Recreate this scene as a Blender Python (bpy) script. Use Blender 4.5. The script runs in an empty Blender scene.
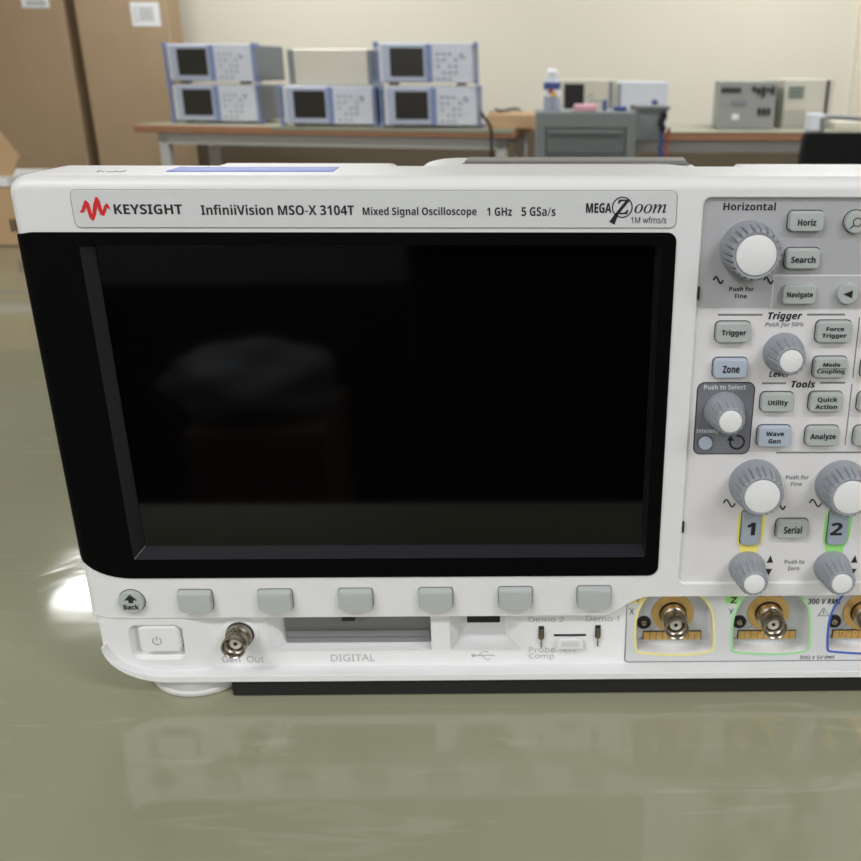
import bpy, bmesh, math, random
from mathutils import Vector, Matrix
random.seed(4)
sc = bpy.context.scene
C = sc.collection

# ---------------------------------------------------------------- camera
# origin: desk top under the front face of the instrument; X right, Y away, Z up (metres)
FPX, CX, CY = 930.0, 539.712, 430.5
PITCH, YAW, ROLL = 0.3687817, 0.0184615, 0.0035915
CAM = Vector((0.0, -0.317, 0.2375672))
fw = Vector((math.sin(YAW)*math.cos(PITCH), math.cos(YAW)*math.cos(PITCH), -math.sin(PITCH)))
r0 = fw.cross(Vector((0, 0, 1))).normalized()
u0 = r0.cross(fw)
rt = math.cos(ROLL)*r0 + math.sin(ROLL)*u0
up = -math.sin(ROLL)*r0 + math.cos(ROLL)*u0
cd = bpy.data.cameras.new('camera')
cam = bpy.data.objects.new('camera', cd)
C.objects.link(cam)
cam.matrix_world = Matrix.Translation(CAM) @ Matrix((rt, up, -fw)).transposed().to_4x4()
cd.sensor_width = 36.0
cd.lens = FPX/861*36
cd.shift_x = -(CX-430.5)/861
cd.clip_start = 0.02
cd.clip_end = 60
cd.dof.use_dof = True
cd.dof.focus_distance = 0.30
cd.dof.aperture_fstop = cd.lens/1.6
sc.camera = cam

def ray(px, py):
    return fw + rt*((px-CX)/FPX) + up*((CY-py)/FPX)
def at(px, py, Y=0.0):
    """point of the vertical plane at depth Y that the photograph shows at (px, py)"""
    g = ray(px, py); p = CAM + g*((Y-CAM.y)/g.y)
    return (p.x, p.z)
def gp(px, py, z=0.0):
    g = ray(px, py); p = CAM + g*((z-CAM.z)/g.z)
    return (p.x, p.y)

# ---------------------------------------------------------------- world, exposure
w = bpy.data.worlds.new('world'); sc.world = w; w.use_nodes = True
w.node_tree.nodes['Background'].inputs[0].default_value = (0.95, 0.97, 1, 1)
w.node_tree.nodes['Background'].inputs[1].default_value = 0.3
sc.view_settings.view_transform = 'Standard'
sc.view_settings.look = 'None'
sc.view_settings.gamma = 1
sc.view_settings.use_curve_mapping = False
sc.view_settings.exposure = 0.0
CEIL = 1.75
LAMP_W = 25.0
LAMPS = [(x, y) for y in (-2.6, -1.2, 2.93, 4.35) for x in (-1.22, 1.5)]  # rows behind the camera and by the wall are added for brightness

# ---------------------------------------------------------------- materials
def srgb(r, g, b):
    f = lambda c: (c/255/12.92) if c/255 <= .04045 else ((c/255+.055)/1.055)**2.4
    return (f(r), f(g), f(b), 1)
def mat(name, col, rough=.5, metal=0.0, noise=0.0, nscale=200, bump=0.0, bscale=400, coat=0.0, ior=1.5, spec=.5, emit=None, estr=0):
    m = bpy.data.materials.new(name); m.use_nodes = True
    nt = m.node_tree; b = nt.nodes['Principled BSDF']
    c = srgb(*col)
    b.inputs['Base Color'].default_value = c
    b.inputs['Roughness'].default_value = rough
    b.inputs['Metallic'].default_value = metal
    b.inputs['IOR'].default_value = ior
    b.inputs['Specular IOR Level'].default_value = spec
    b.inputs['Coat Weight'].default_value = coat
    tc = nt.nodes.new('ShaderNodeTexCoord')
    if noise:
        n = nt.nodes.new('ShaderNodeTexNoise'); n.inputs['Scale'].default_value = nscale; n.inputs['Detail'].default_value = 4
        nt.links.new(tc.outputs['Object'], n.inputs['Vector'])
        mx = nt.nodes.new('ShaderNodeMix'); mx.data_type = 'RGBA'
        mx.inputs[6].default_value = tuple(max(0, v*(1-noise)) for v in c[:3])+(1,)
        mx.inputs[7].default_value = tuple(min(1, v*(1+noise)) for v in c[:3])+(1,)
        nt.links.new(n.outputs['Fac'], mx.inputs[0]); nt.links.new(mx.outputs[2], b.inputs['Base Color'])
    if bump:
        n2 = nt.nodes.new('ShaderNodeTexNoise'); n2.inputs['Scale'].default_value = bscale
        nt.links.new(tc.outputs['Object'], n2.inputs['Vector'])
        bp = nt.nodes.new('ShaderNodeBump'); bp.inputs['Strength'].default_value = bump; bp.inputs['Distance'].default_value = .001
        nt.links.new(n2.outputs['Fac'], bp.inputs['Height']); nt.links.new(bp.outputs[0], b.inputs['Normal'])
    if emit:
        b.inputs['Emission Color'].default_value = srgb(*emit); b.inputs['Emission Strength'].default_value = estr
    return m
M = {}
M['white'] = mat('white_plastic', (222, 222, 224), .38, bump=.06, bscale=1800)
M['lower'] = mat('white_lower_plastic', (224, 224, 226), .4, bump=.06, bscale=1800)
M['plate'] = mat('pale_grey_plate', (206, 208, 210), .4)
M['line'] = mat('plate_line', (120, 120, 122), .5)
M['black'] = mat('black_satin_plastic', (6, 6, 7), .55, bump=.1, bscale=2500, spec=.05)
M['bevel'] = mat('black_bevel_sheen', (24, 25, 32), .34, spec=.5)  # same black plastic, tinted lighter and bluish for the light it catches
M['glass'] = mat('screen_glass', (3, 3, 4), .06, spec=.42)
M['panel'] = mat('panel_light', (216, 214, 216), .5)
M['panelgrey'] = mat('panel_grey', (170, 170, 175), .5)
M['paneldark'] = mat('panel_dark_grey', (112, 114, 122), .5)
M['panelnav'] = mat('panel_navigation_grey', (178, 178, 183), .5)
M['key'] = mat('grey_key_rubber', (172, 178, 177), .5, noise=.02)
M['bluekey'] = mat('translucent_blue_grey_key', (172, 183, 198), .45)
M['chankey'] = mat('slate_channel_key', (150, 160, 172), .5)
M['gap'] = mat('dark_gap', (30, 30, 32), .7)
M['knob'] = mat('grey_knob_rubber', (146, 150, 158), .55)
M['cap'] = mat('white_knob_cap', (226, 226, 229), .35)
M['ink'] = mat('black_ink', (28, 28, 32), .5)
M['greyink'] = mat('grey_ink', (122, 122, 126), .5)
M['paleink'] = mat('pale_ink', (200, 202, 208), .5)
M['emboss'] = mat('moulded_lettering', (172, 172, 176), .5)
M['red'] = mat('logo_red', (206, 34, 40), .45)
M['yellow'] = mat('yellow_light_guide', (234, 220, 112), .4)
M['green'] = mat('green_light_guide', (150, 222, 124), .4)
M['paleyellow'] = mat('pale_yellow_outline', (236, 226, 150), .4)
M['palegreen'] = mat('pale_green_outline', (160, 220, 160), .4)
M['blueline'] = mat('blue_outline', (66, 92, 186), .4)
M['pink'] = mat('pink_outline', (226, 120, 160), .4)
M['nickel'] = mat('nickel', (158, 150, 138), .26, metal=1.0)
M['gold'] = mat('gold_plate', (224, 186, 118), .38, metal=.75)
M['welld'] = mat('well_metal_grey', (190, 192, 194), .4)
M['blackplug'] = mat('black_insert', (16, 16, 17), .4)
M['ptfe'] = mat('white_dielectric', (226, 222, 214), .5)
M['foot'] = mat('foot_off_white', (206, 206, 204), .5)
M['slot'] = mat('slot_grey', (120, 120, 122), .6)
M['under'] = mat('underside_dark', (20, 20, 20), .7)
M['sticker'] = mat('blue_sticker', (104, 122, 210), .45)
M['handle'] = mat('handle_grey', (140, 138, 134), .5)
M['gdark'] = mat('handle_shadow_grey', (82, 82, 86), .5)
M['card'] = mat('cardboard', (172, 148, 118), .85, noise=.08, nscale=6)
M['card2'] = mat('cardboard_tan', (194, 162, 124), .85, noise=.05, nscale=9)
M['cardedge'] = mat('cardboard_edge', (128, 98, 68), .9)
M['paper'] = mat('paper_white', (232, 234, 236), .6)
M['steel'] = mat('brushed_steel', (222, 218, 206), .4, metal=.5)
M['case'] = mat('instrument_case_grey', (128, 132, 138), .55)
M['front'] = mat('instrument_front_pale', (212, 216, 226), .5)
M['bluebump'] = mat('instrument_blue_bumper', (126, 142, 182), .5)
M['palebump'] = mat('instrument_pale_blue_frame', (178, 186, 206), .5)
M['lcd'] = mat('dark_display', (40, 38, 34), .25)
M['keyd'] = mat('small_key_grey', (166, 170, 182), .6)
M['wood'] = mat('table_edge_brown', (168, 122, 92), .45, noise=.1, nscale=20)
M['sheet'] = mat('green_grey_table_sheet', (158, 158, 138), .35)
M['frame'] = mat('pale_grey_steel_frame', (204, 204, 200), .45)
M['cab'] = mat('grey_cabinet_paint', (132, 138, 138), .5)
M['cabd'] = mat('grey_cabinet_recess', (112, 118, 118), .55)
M['fabric'] = mat('black_chair_fabric', (20, 20, 22), .9)
M['floor'] = mat('floor_vinyl', (84, 82, 76), .4, noise=.06, nscale=3)
M['ceil'] = mat('ceiling_white', (226, 224, 216), .8)
M['wall'] = mat('wall_beige', (228, 222, 206), .8, noise=.02, nscale=2)
M['wallback'] = mat('wall_pale', (214, 212, 206), .8)
M['wallshade'] = mat('brown_wall_shade', (98, 87, 68), .7)  # brown tone carrying the shade of the lower wall
M['diff'] = mat('lamp_diffuser', (240, 240, 240), .5, emit=(255, 252, 244), estr=4)
M['blue'] = mat('blue_print', (62, 80, 140), .4)
M['yel'] = mat('yellow_print', (236, 196, 60), .4)
M['redp'] = mat('red_print', (170, 84, 80), .4)
M['pinkpad'] = mat('pink_sponge', (232, 178, 190), .7)
M['beige'] = mat('beige_metal', (206, 202, 190), .5)
M['midgrey'] = mat('mid_grey_metal', (150, 152, 150), .5)
M['dkgreen'] = mat('grey_green_keys', (110, 128, 120), .5)

M['darkblock'] = mat('black_blocker', (18, 18, 18), .7)  # matte black of the added low block behind the camera
M['navy'] = mat('dark_navy_blocker', (16, 18, 28), .9)  # matte navy of the added upright behind the camera
def desk_material():
    m = bpy.data.materials.new('olive_glossy_table_cover'); m.use_nodes = True
    nt = m.node_tree; b = nt.nodes['Principled BSDF']; L = nt.links.new
    tc = nt.nodes.new('ShaderNodeTexCoord')
    n = nt.nodes.new('ShaderNodeTexNoise'); n.inputs['Scale'].default_value = 5; n.inputs['Detail'].default_value = 5
    L(tc.outputs['Object'], n.inputs['Vector'])
    r = nt.nodes.new('ShaderNodeValToRGB')
    r.color_ramp.elements[0].position = .3; r.color_ramp.elements[0].color = srgb(146, 146, 122)
    r.color_ramp.elements[1].position = .7; r.color_ramp.elements[1].color = srgb(154, 153, 130)
    L(n.outputs['Fac'], r.inputs[0])
    # worn scuffs: pale curved scratches
    mp = nt.nodes.new('ShaderNodeMapping'); mp.inputs['Rotation'].default_value = (0, 0, .6); mp.inputs['Scale'].default_value = (1, 7, 1)
    L(tc.outputs['Object'], mp.inputs['Vector'])
    s = nt.nodes.new('ShaderNodeTexNoise'); s.inputs['Scale'].default_value = 14; s.inputs['Detail'].default_value = 8; s.inputs['Distortion'].default_value = 1.2
    L(mp.outputs[0], s.inputs['Vector'])
    sr = nt.nodes.new('ShaderNodeValToRGB'); sr.color_ramp.elements[0].position = .60; sr.color_ramp.elements[1].position = .76
    sr.color_ramp.elements[1].color = (.35, .35, .35, 1)
    L(s.outputs['Fac'], sr.inputs[0])
    mx = nt.nodes.new('ShaderNodeMix'); mx.data_type = 'RGBA'; mx.inputs[7].default_value = srgb(184, 184, 166)
    L(sr.outputs[0], mx.inputs[0]); L(r.outputs[0], mx.inputs[6]); L(mx.outputs[2], b.inputs['Base Color'])
    rr_ = nt.nodes.new('ShaderNodeMapRange'); rr_.inputs['To Min'].default_value = .04; rr_.inputs['To Max'].default_value = .11
    L(n.outputs['Fac'], rr_.inputs['Value']); L(rr_.outputs[0], b.inputs['Roughness'])
    b.inputs['Specular IOR Level'].default_value = .5
    bn = nt.nodes.new('ShaderNodeTexNoise'); bn.inputs['Scale'].default_value = 16; bn.inputs['Detail'].default_value = 3; bn.inputs['Distortion'].default_value = .8
    L(tc.outputs['Object'], bn.inputs['Vector'])
    bp = nt.nodes.new('ShaderNodeBump'); bp.inputs['Strength'].default_value = .3; bp.inputs['Distance'].default_value = .0008
    L(bn.outputs['Fac'], bp.inputs['Height']); L(bp.outputs[0], b.inputs['Normal'])
    return m
M['desk'] = desk_material()

# ---------------------------------------------------------------- mesh helpers
def link(name, bm, mats, parent=None, sharp=35, weighted=False):
    bmesh.ops.recalc_face_normals(bm, faces=bm.faces[:])
    me = bpy.data.meshes.new(name); bm.to_mesh(me); bm.free()
    if not isinstance(mats, (list, tuple)): mats = [mats]
    for m in mats: me.materials.append(M[m] if isinstance(m, str) else m)
    for p in me.polygons: p.use_smooth = True
    me.set_sharp_from_angle(angle=math.radians(sharp))
    o = bpy.data.objects.new(name, me); C.objects.link(o)
    if parent: o.parent = parent
    if weighted:
        wn = o.modifiers.new('normals', 'WEIGHTED_NORMAL'); wn.keep_sharp = True
    return o
def tag(o, label, cat, group=None):
    o['label'] = label; o['category'] = cat
    if group: o['group'] = group
    return o
def structure(o): o['kind'] = 'structure'; return o
def empty(name, loc, rz=0, label=None, cat=None, group=None):
    o = bpy.data.objects.new(name, None); C.objects.link(o); o.empty_display_size = .05
    o.location = loc; o.rotation_euler = (0, 0, rz)
    if label: tag(o, label, cat, group)
    return o
def rr(x0, x1, z0, z1, r=.001, seg=6, rs=None):
    """rounded rectangle, counter-clockwise from bottom-left; rs = radii BL, BR, TR, TL"""
    rs = rs or (r, r, r, r); pts = []
    for (cx, cz, q, k) in ((x0, z0, 2, 0), (x1, z0, 3, 1), (x1, z1, 0, 2), (x0, z1, 1, 3)):
        rad = rs[k]; rx, rz = rad if isinstance(rad, tuple) else (rad, rad)
        if rx <= 1e-7: pts.append((cx, cz)); continue
        ox = cx + (rx if k in (0, 3) else -rx); oz = cz + (rz if k in (0, 1) else -rz)
        for i in range(seg+1):
            a = math.pi/2*(q + i/seg)
            pts.append((ox+rx*math.cos(a), oz+rz*math.sin(a)))
    return pts
def circ(cx, cz, r, n=32, rz=None):
    return [(cx+r*math.cos(2*math.pi*i/n), cz+(rz or r)*math.sin(2*math.pi*i/n)) for i in range(n)]
def inset(pts, d, soft=0.0):
    n = len(pts); out = []
    for i in range(n):
        a = Vector(pts[i-1]); b = Vector(pts[i]); c = Vector(pts[(i+1) % n])
        e1 = (b-a); e2 = (c-b)
        if e1.length < 1e-9: e1 = e2
        if e2.length < 1e-9: e2 = e1
        n1 = Vector((-e1.y, e1.x)).normalized(); n2 = Vector((-e2.y, e2.x)).normalized()
        m = n1+n2
        if m.length < 1e-6: m = n1
        m.normalize(); k = max(.5, m.dot(n1))
        dd = d*(1-soft*max(0, min(1, m.y)))
        p = b + m*(dd/k); out.append((p.x, p.y))
    return out
def loft(bm, rings, mi=0, midx=None):
    """rings: list of (outline, y); joined front to back, both ends capped"""
    vs = [[bm.verts.new((x, y, z)) for x, z in o] for o, y in rings]
    n = len(vs[0])
    f = bm.faces.new(vs[0]); f.material_index = mi if midx is None else midx[0]
    for k in range(len(vs)-1):
        for i in range(n):
            f = bm.faces.new((vs[k][i], vs[k][(i+1) % n], vs[k+1][(i+1) % n], vs[k+1][i]))
            f.material_index = mi if midx is None else midx[k]
    f = bm.faces.new(vs[-1][::-1]); f.material_index = mi if midx is None else midx[-1]
def slab_rings(o, y0, y1, b, seg=4, back=False, soft=0.0):
    rings = []
    for i in range(seg+1):
        a = math.pi/2*i/seg
        rings.append((inset(o, b*(1-math.sin(a)), soft), y0+b*(1-math.cos(a))))
    if back:
        for i in range(seg+1):
            a = math.pi/2*i/seg
            rings.append((inset(o, b*(1-math.cos(a))), y1-b*(1-math.sin(a))))
    else: rings.append((o, y1))
    return rings
def slab(name, o, y0, y1, b, m, parent, seg=4, back=False, weighted=True):
    bm = bmesh.new(); loft(bm, slab_rings(o, y0, y1, b, seg, back)); return link(name, bm, m, parent, weighted=weighted)
def plate(name, o, y0, y1, m, parent):
    bm = bmesh.new(); loft(bm, [(o, y0), (o, y1)]); return link(name, bm, m, parent)
def boolean(o, cutters, op='DIFFERENCE'):
    for i, c in enumerate(cutters):
        md = o.modifiers.new('b%d' % i, 'BOOLEAN'); md.operation = op; md.object = c; md.solver = 'EXACT'
    dg = bpy.context.evaluated_depsgraph_get(); dg.update()
    me = bpy.data.meshes.new_from_object(o.evaluated_get(dg))
    o.modifiers.clear(); old = o.data; o.data = me; bpy.data.meshes.remove(old)
    for c in cutters:
        d = c.data; bpy.data.objects.remove(c); bpy.data.meshes.remove(d)
    for p in me.polygons: p.use_smooth = True
    me.set_sharp_from_angle(angle=math.radians(30))
    wn = o.modifiers.new('normals', 'WEIGHTED_NORMAL'); wn.keep_sharp = True
    return o
def cutter(rings):
    bm = bmesh.new(); loft(bm, rings); return link('cutter', bm, 'white')
def box(bm, x0, x1, y0, y1, z0, z1, mi=0):
    v = [bm.verts.new(p) for p in ((x0,y0,z0),(x1,y0,z0),(x1,y1,z0),(x0,y1,z0),(x0,y0,z1),(x1,y0,z1),(x1,y1,z1),(x0,y1,z1))]
    for q in ((0,1,5,4),(1,2,6,5),(2,3,7,6),(3,0,4,7),(4,5,6,7),(3,2,1,0)):
        bm.faces.new([v[i] for i in q]).material_index = mi
def bbox(name, b, m, parent, bev=0.0, seg=2):
    bm = bmesh.new(); box(bm, *b)
    if bev: bmesh.ops.bevel(bm, geom=bm.edges[:], offset=bev, segments=seg, affect='EDGES', profile=.5)
    return link(name, bm, m, parent, weighted=bool(bev))
def lathe(bm, prof, cx, cz, n=48, ribs=0, mi=0, midx=None):
    """profile of (y, r, rib depth) revolved about the Y axis through (cx, cz)"""
    rings = []
    for pr in prof:
        y, r = pr[0], pr[1]; amp = pr[2] if len(pr) > 2 else 0
        ring = []
        for i in range(n):
            a = 2*math.pi*i/n
            d = 0
            if ribs and amp:
                t = (a*ribs/(2*math.pi)) % 1
                d = -amp*(1 if t < .28 else 0)
            ring.append((cx+(r+d)*math.cos(a), cz+(r+d)*math.sin(a)))
        rings.append((ring, y))
    loft(bm, rings, mi, midx)
def tube(bm, pts, r, n=8, mi=0):
    pts = [Vector(p) for p in pts]; rings = []
    for i, p in enumerate(pts):
        d = (pts[min(i+1, len(pts)-1)]-pts[max(i-1, 0)]).normalized()
        a = d.orthogonal().normalized() if not rings else (prev - d*prev.dot(d)).normalized()
        prev = a; b = d.cross(a)
        rings.append([bm.verts.new(p+r*(math.cos(2*math.pi*k/n)*a+math.sin(2*math.pi*k/n)*b)) for k in range(n)])
    for k in range(len(rings)-1):
        for i in range(n):
            bm.faces.new((rings[k][i], rings[k][(i+1) % n], rings[k+1][(i+1) % n], rings[k+1][i])).material_index = mi
    bm.faces.new(rings[0]).material_index = mi; bm.faces.new(rings[-1][::-1]).material_index = mi
def ribbon(bm, pts, wd, y, t=.00012, closed=False):
    """flat raised stroke along (x, z) points"""
    n = len(pts); L_, R_ = [], []
    for i in range(n):
        if closed: a, c = Vector(pts[i-1]), Vector(pts[(i+1) % n])
        else: a, c = Vector(pts[max(i-1, 0)]), Vector(pts[min(i+1, n-1)])
        d = (c-a).normalized(); nn = Vector((-d.y, d.x)); p = Vector(pts[i])
        ww = wd[i] if isinstance(wd, (list, tuple)) else wd
        L_.append(p+nn*ww/2); R_.append(p-nn*ww/2)
    m = n if closed else n-1
    vl = [[bm.verts.new((q.x, yy, q.y)) for q in S] for S in (L_, R_) for yy in (y-t, y)]
    lf, lb, rf, rb = vl
    for i in range(m):
        j = (i+1) % n
        bm.faces.new((lf[i], lf[j], rf[j], rf[i])); bm.faces.new((lb[i], rb[i], rb[j], lb[j]))
        bm.faces.new((lf[i], lb[i], lb[j], lf[j])); bm.faces.new((rf[i], rf[j], rb[j], rb[i]))
    if not closed:
        bm.faces.new((lf[0], rf[0], rb[0], lb[0])); bm.faces.new((lf[-1], lb[-1], rb[-1], rf[-1]))
def strokes(name, lst, y, m, parent, t=.00012):
    bm = bmesh.new()
    for pts, wd, cl in lst: ribbon(bm, pts, wd, y, t, cl)
    return link(name, bm, m, parent)
def polys(name, lst, y, m, parent, t=.00012):
    bm = bmesh.new()
    for p in lst: loft(bm, [(p, y-t), (p, y)])
    return link(name, bm, m, parent)
FONT = None
try:
    import os
    _q = os.path.join(bpy.utils.system_resource('DATAFILES'), 'fonts', 'NotoSansMath-Regular.woff2')
    if os.path.exists(_q): FONT = bpy.data.fonts.load(_q)
except Exception: FONT = None
def alphabet(s, up_, lo, dig=None):
    o = ''
    for ch in s:
        if 'A' <= ch <= 'Z': o += chr(up_+ord(ch)-65)
        elif 'a' <= ch <= 'z': o += chr(lo+ord(ch)-97)
        elif dig and '0' <= ch <= '9': o += chr(dig+ord(ch)-48)
        else: o += ch
    return o
def text(name, s, x0, x1, z0, z1, y, m, parent, bold=.03, shear=0.0, t=.00012, serif=False):
    """lettering whose ink fills the rectangle x0..x1, z0..z1 on the plane y"""
    if FONT and not serif:
        if shear > 0: s, shear = (alphabet(s, 0x1D63C, 0x1D656, 0x1D7EC) if bold >= .02 else alphabet(s, 0x1D608, 0x1D622)), 0
        elif bold >= .02: s = alphabet(s, 0x1D5D4, 0x1D5EE, 0x1D7EC)
        bold = .012 if bold > .03 else 0
    cu = bpy.data.curves.new('t', 'FONT'); cu.body = s; cu.size = 1; cu.shear = shear
    if FONT: cu.font = FONT
    cu.align_x = 'CENTER'; cu.resolution_u = 3; cu.extrude = .5; cu.space_line = .82
    if bold > .015: cu.space_character = 1+bold*1.6
    o = bpy.data.objects.new('t', cu); C.objects.link(o)
    dg = bpy.context.evaluated_depsgraph_get(); dg.update()
    m0 = bpy.data.meshes.new_from_object(o.evaluated_get(dg))
    bpy.data.objects.remove(o); bpy.data.curves.remove(cu)
    base = [v.co.copy() for v in m0.vertices]; fs = [tuple(p.vertices) for p in m0.polygons]
    bpy.data.meshes.remove(m0)
    b = max(0, bold)*.9
    offs = [(0, 0)] if b < .001 else [(-b, 0), (b, 0), (0, 0), (-b*.7, b*.5), (b*.7, b*.5), (-b*.7, -b*.5), (b*.7, -b*.5)]
    vs_, fs_ = [], []
    for k, (dx, dy) in enumerate(offs):
        n = len(vs_)
        vs_ += [(v.x+dx, v.y+dy, v.z, k) for v in base]; fs_ += [tuple(i+n for i in f) for f in fs]
    ax = min(v[0] for v in vs_); bx_ = max(v[0] for v in vs_); ay = min(v[1] for v in vs_); by = max(v[1] for v in vs_)
    me = bpy.data.meshes.new(name)
    me.from_pydata([((v[0]-ax)/(bx_-ax)*(x1-x0)+x0, (y-t-v[3]*4e-7) if v[2] > 0 else y, (v[1]-ay)/(by-ay)*(z1-z0)+z0) for v in vs_], [], fs_)
    me.materials.append(M[m]); me.update()
    o = bpy.data.objects.new(name, me); C.objects.link(o); o.parent = parent
    return o
def tpx(name, s, x0, y0, x1, y1, Y, m, parent, **k):
    """the same, the rectangle given where the photograph shows it on the plane Y"""
    xm = (x0+x1)/2; ym = (y0+y1)/2
    return text(name, s, at(x0, ym, Y)[0], at(x1, ym, Y)[0], at(xm, y1, Y)[1], at(xm, y0, Y)[1], Y, m, parent, **k)
def rpx(x0, y0, x1, y1, Y, r=.001, seg=5, rs=None):
    xm = (x0+x1)/2; ym = (y0+y1)/2
    return rr(at(x0, ym, Y)[0], at(x1, ym, Y)[0], at(xm, y1, Y)[1], at(xm, y0, Y)[1], r, seg, rs)

# ---------------------------------------------------------------- the room
XL, XR, YB, YF, FLOOR = -3.6, 3.6, 5.5, -3.2, -0.76
def wallbox(name, b, m): return structure(bbox(name, b, m, None))
wallbox('floor', (XL, XR, YF, YB, FLOOR-.1, FLOOR), 'floor')
wallbox('ceiling', (XL, XR, YF, YB, CEIL, CEIL+.1), 'ceil')
wallbox('wall_back', (XL-.1, XR+.1, YB, YB+.1, FLOOR, CEIL), 'wall')
wallbox('wall_left', (XL-.1, XL, YF, YB, FLOOR, CEIL), 'wall')
wallbox('wall_right', (XR, XR+.1, YF, YB, FLOOR, CEIL), 'wall')
wallbox('wall_front', (XL-.1, XR+.1, YF-.1, YF, FLOOR, CEIL), 'wallback')
wallbox('wall_shade_back', (XL, XR, YB-.012, YB, FLOOR, -.06), 'wallshade')  # brown strip painted in for the shaded wall under the tables
tx = at(853, 80, YB-.03)[0]
wallbox('trim_1', (tx, tx+.14, YB-.03, YB, FLOOR, CEIL), 'wall')

def ceiling_light(x, y):
    t = empty('ceiling_light', (x, y, CEIL), 0, 'long white fluorescent ceiling light panel above the room, in partly added rows', 'ceiling light', 'ceiling lights')
    bm = bmesh.new(); box(bm, -.62, .62, -.16, .16, -.05, 0); link('housing', bm, 'ceil', t)
    bm = bmesh.new(); box(bm, -.6, .6, -.135, .135, -.056, -.05); link('diffuser', bm, 'diff', t)
    ld = bpy.data.lights.new('lamp', 'AREA'); ld.shape = 'RECTANGLE'; ld.size = 1.2; ld.size_y = .27
    ld.energy = LAMP_W; ld.color = (.965, .985, 1.0)
    lo = bpy.data.objects.new('lamp', ld); C.objects.link(lo); lo.parent = t; lo.location = (0, 0, -.062)
for x, y in LAMPS: ceiling_light(x, y)

# the desk
dk = empty('desk', (0, 0, 0), 0, 'glossy olive green desk top holding the white oscilloscope', 'desk')
DX0, DX1, DY0, DY1 = -1.25, .75, -.172, 1.45
slab('desk_top', rr(DX0, DX1, -.03, 0, .004), DY0, DY1, .002, 'desk', dk)
bm = bmesh.new(); box(bm, DX0+.05, DX1-.05, DY0+.06, DY1-.05, -.09, -.03); link('apron', bm, 'frame', dk)
for sx in (DX0+.07, DX1-.07):
    for sy in (DY0+.08, DY1-.07):
        bbox('leg', (sx-.025, sx+.025, sy-.025, sy+.025, FLOOR, -.09), 'frame', dk, .004)
ya = gp(20, 292)[1]
bm = bmesh.new(); box(bm, DX0+.01, -.30, ya, ya+.003, 0, .0006); link('cover_seam', bm, 'greyink', dk)

# ---------------------------------------------------------------- the oscilloscope
osc = empty('oscilloscope', (0, 0, 0), 0, 'white bench oscilloscope with large dark screen and rows of grey keys and knobs', 'oscilloscope')
XW0, XW1 = -.1706, .2127
ZT = .2052                        # top of the front shell
zE = at(150, 620.3)[1]            # lower edge of the front shell, left
zE2 = at(600, 615.7)[1]
zE = zE2 = (zE+zE2)/2
zE3 = at(700, 597.6)[1]           # lower edge above the inputs
xs0, xs1 = at(604, 614)[0], at(650, 600)[0]
# upper shell
o = []
BL = 4
o += [(XW0+.008*(1-math.cos(math.pi/2*i/6))*1.0, 0) for i in range(0)]
pts = rr(XW0, XW0+.05, zE, ZT, rs=((.012, .0035), 0, 0, 0), seg=8)
out = pts[:9]
N = 24
for i in range(N+1):
    t = i/N; s = t*t*(3-2*t)
    out.append((xs0+(xs1-xs0)*t, zE+(zE3-zE)*s))
q = rr(XW0, XW1, zE3, ZT, rs=((0.002, .002), (.004, .004), (.007, .006), (.007, .006)), seg=8)
out += q[9:]
TOPB = .0045
rings = slab_rings(out, 0, .05, TOPB, 6, soft=.86)
rings = rings[:-1] + [(out, .034), (inset(out, .0012), .043), (inset(out, .0035), .049)]
bm = bmesh.new(); loft(bm, rings)
shell = link('front_shell', bm, 'white', osc)
# openings in the shell: the display and the control panel
PY = .0018
pz0, pz1 = at(690, 583)[1], at(760, 198.5)[1]
px0 = at(692, 390)[0]; px1 = XW1-.006
gx0, gx1, gz0, gz1 = at(102, 250, .0045)[0], at(655, 250, .0045)[0], at(400, 544, .0045)[1], at(400, 246, .0045)[1]
gx1 = at(640, 543, .0045)[0]; gx0 = at(146, 545, .0045)[0]
ox0, ox1, oz0, oz1 = at(134.5, 559)[0], at(645, 556)[0], at(400, 557.5)[1], at(400, 245)[1]
c1 = cutter([(rr(ox0-.002, ox1+.002, oz0-.002, oz1+.002, .001), -.02), (rr(ox0-.002, ox1+.002, oz0-.002, oz1+.002, .001), .02)])
ko = rr(px0, px1, pz0, pz1, .0025)
c2 = cutter([(inset(ko, -.006), -.01), (inset(ko, -.0006), 0), (ko, .0008), (ko, PY)])
boolean(shell, [c1, c2])

# black bezel, wraps the left side
bz1 = at(400, 232.3)[1]; bz0 = at(400, 576.5)[1]; bxr = at(667, 405)[0]
lo_ = rr(XW0-.0004, bxr, bz0, bz1, rs=((.020, .0085), (.004, .004), (.003, .003), (.006, .0014)), seg=8)
lo_ = lo_
# the plate: bevelled on the left as the shell is
def bez_rings():
    R = []
    for i in range(7):
        a = math.pi/2*i/6; d = (TOPB)*(1-math.sin(a)); yy = -.0005 + TOPB*(1-math.cos(a))
        R.append(([(x+d*max(0, min(1, (XW0+.03-x)/.03))**2, z) for x, z in lo_], yy))
    R.append((lo_, .030))
    return R
bm = bmesh.new(); loft(bm, bez_rings()); bez = link('screen_bezel', bm, ['black', 'bevel'], osc)
O1 = rr(ox0, ox1, oz0, oz1, .0006, 3); G1 = rr(gx0-.0003, gx1+.0003, gz0-.0003, gz1+.0003, .0006, 3)
bm = bmesh.new(); loft(bm, [(inset(O1, -.0009), -.0018), (O1, -.0004), (G1, .0042), (G1, .04)], mi=0)
cut = link('cutter', bm, ['bevel'])
boolean(bez, [cut])
for p in bez.data.polygons:                     # sloping inner faces: caught light put in as a lighter, glossier black
    c = p.center
    if ox0 < c.x < ox1 and oz0 < c.z < oz1 and abs(p.normal.y) < .95: p.material_index = 1
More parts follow.
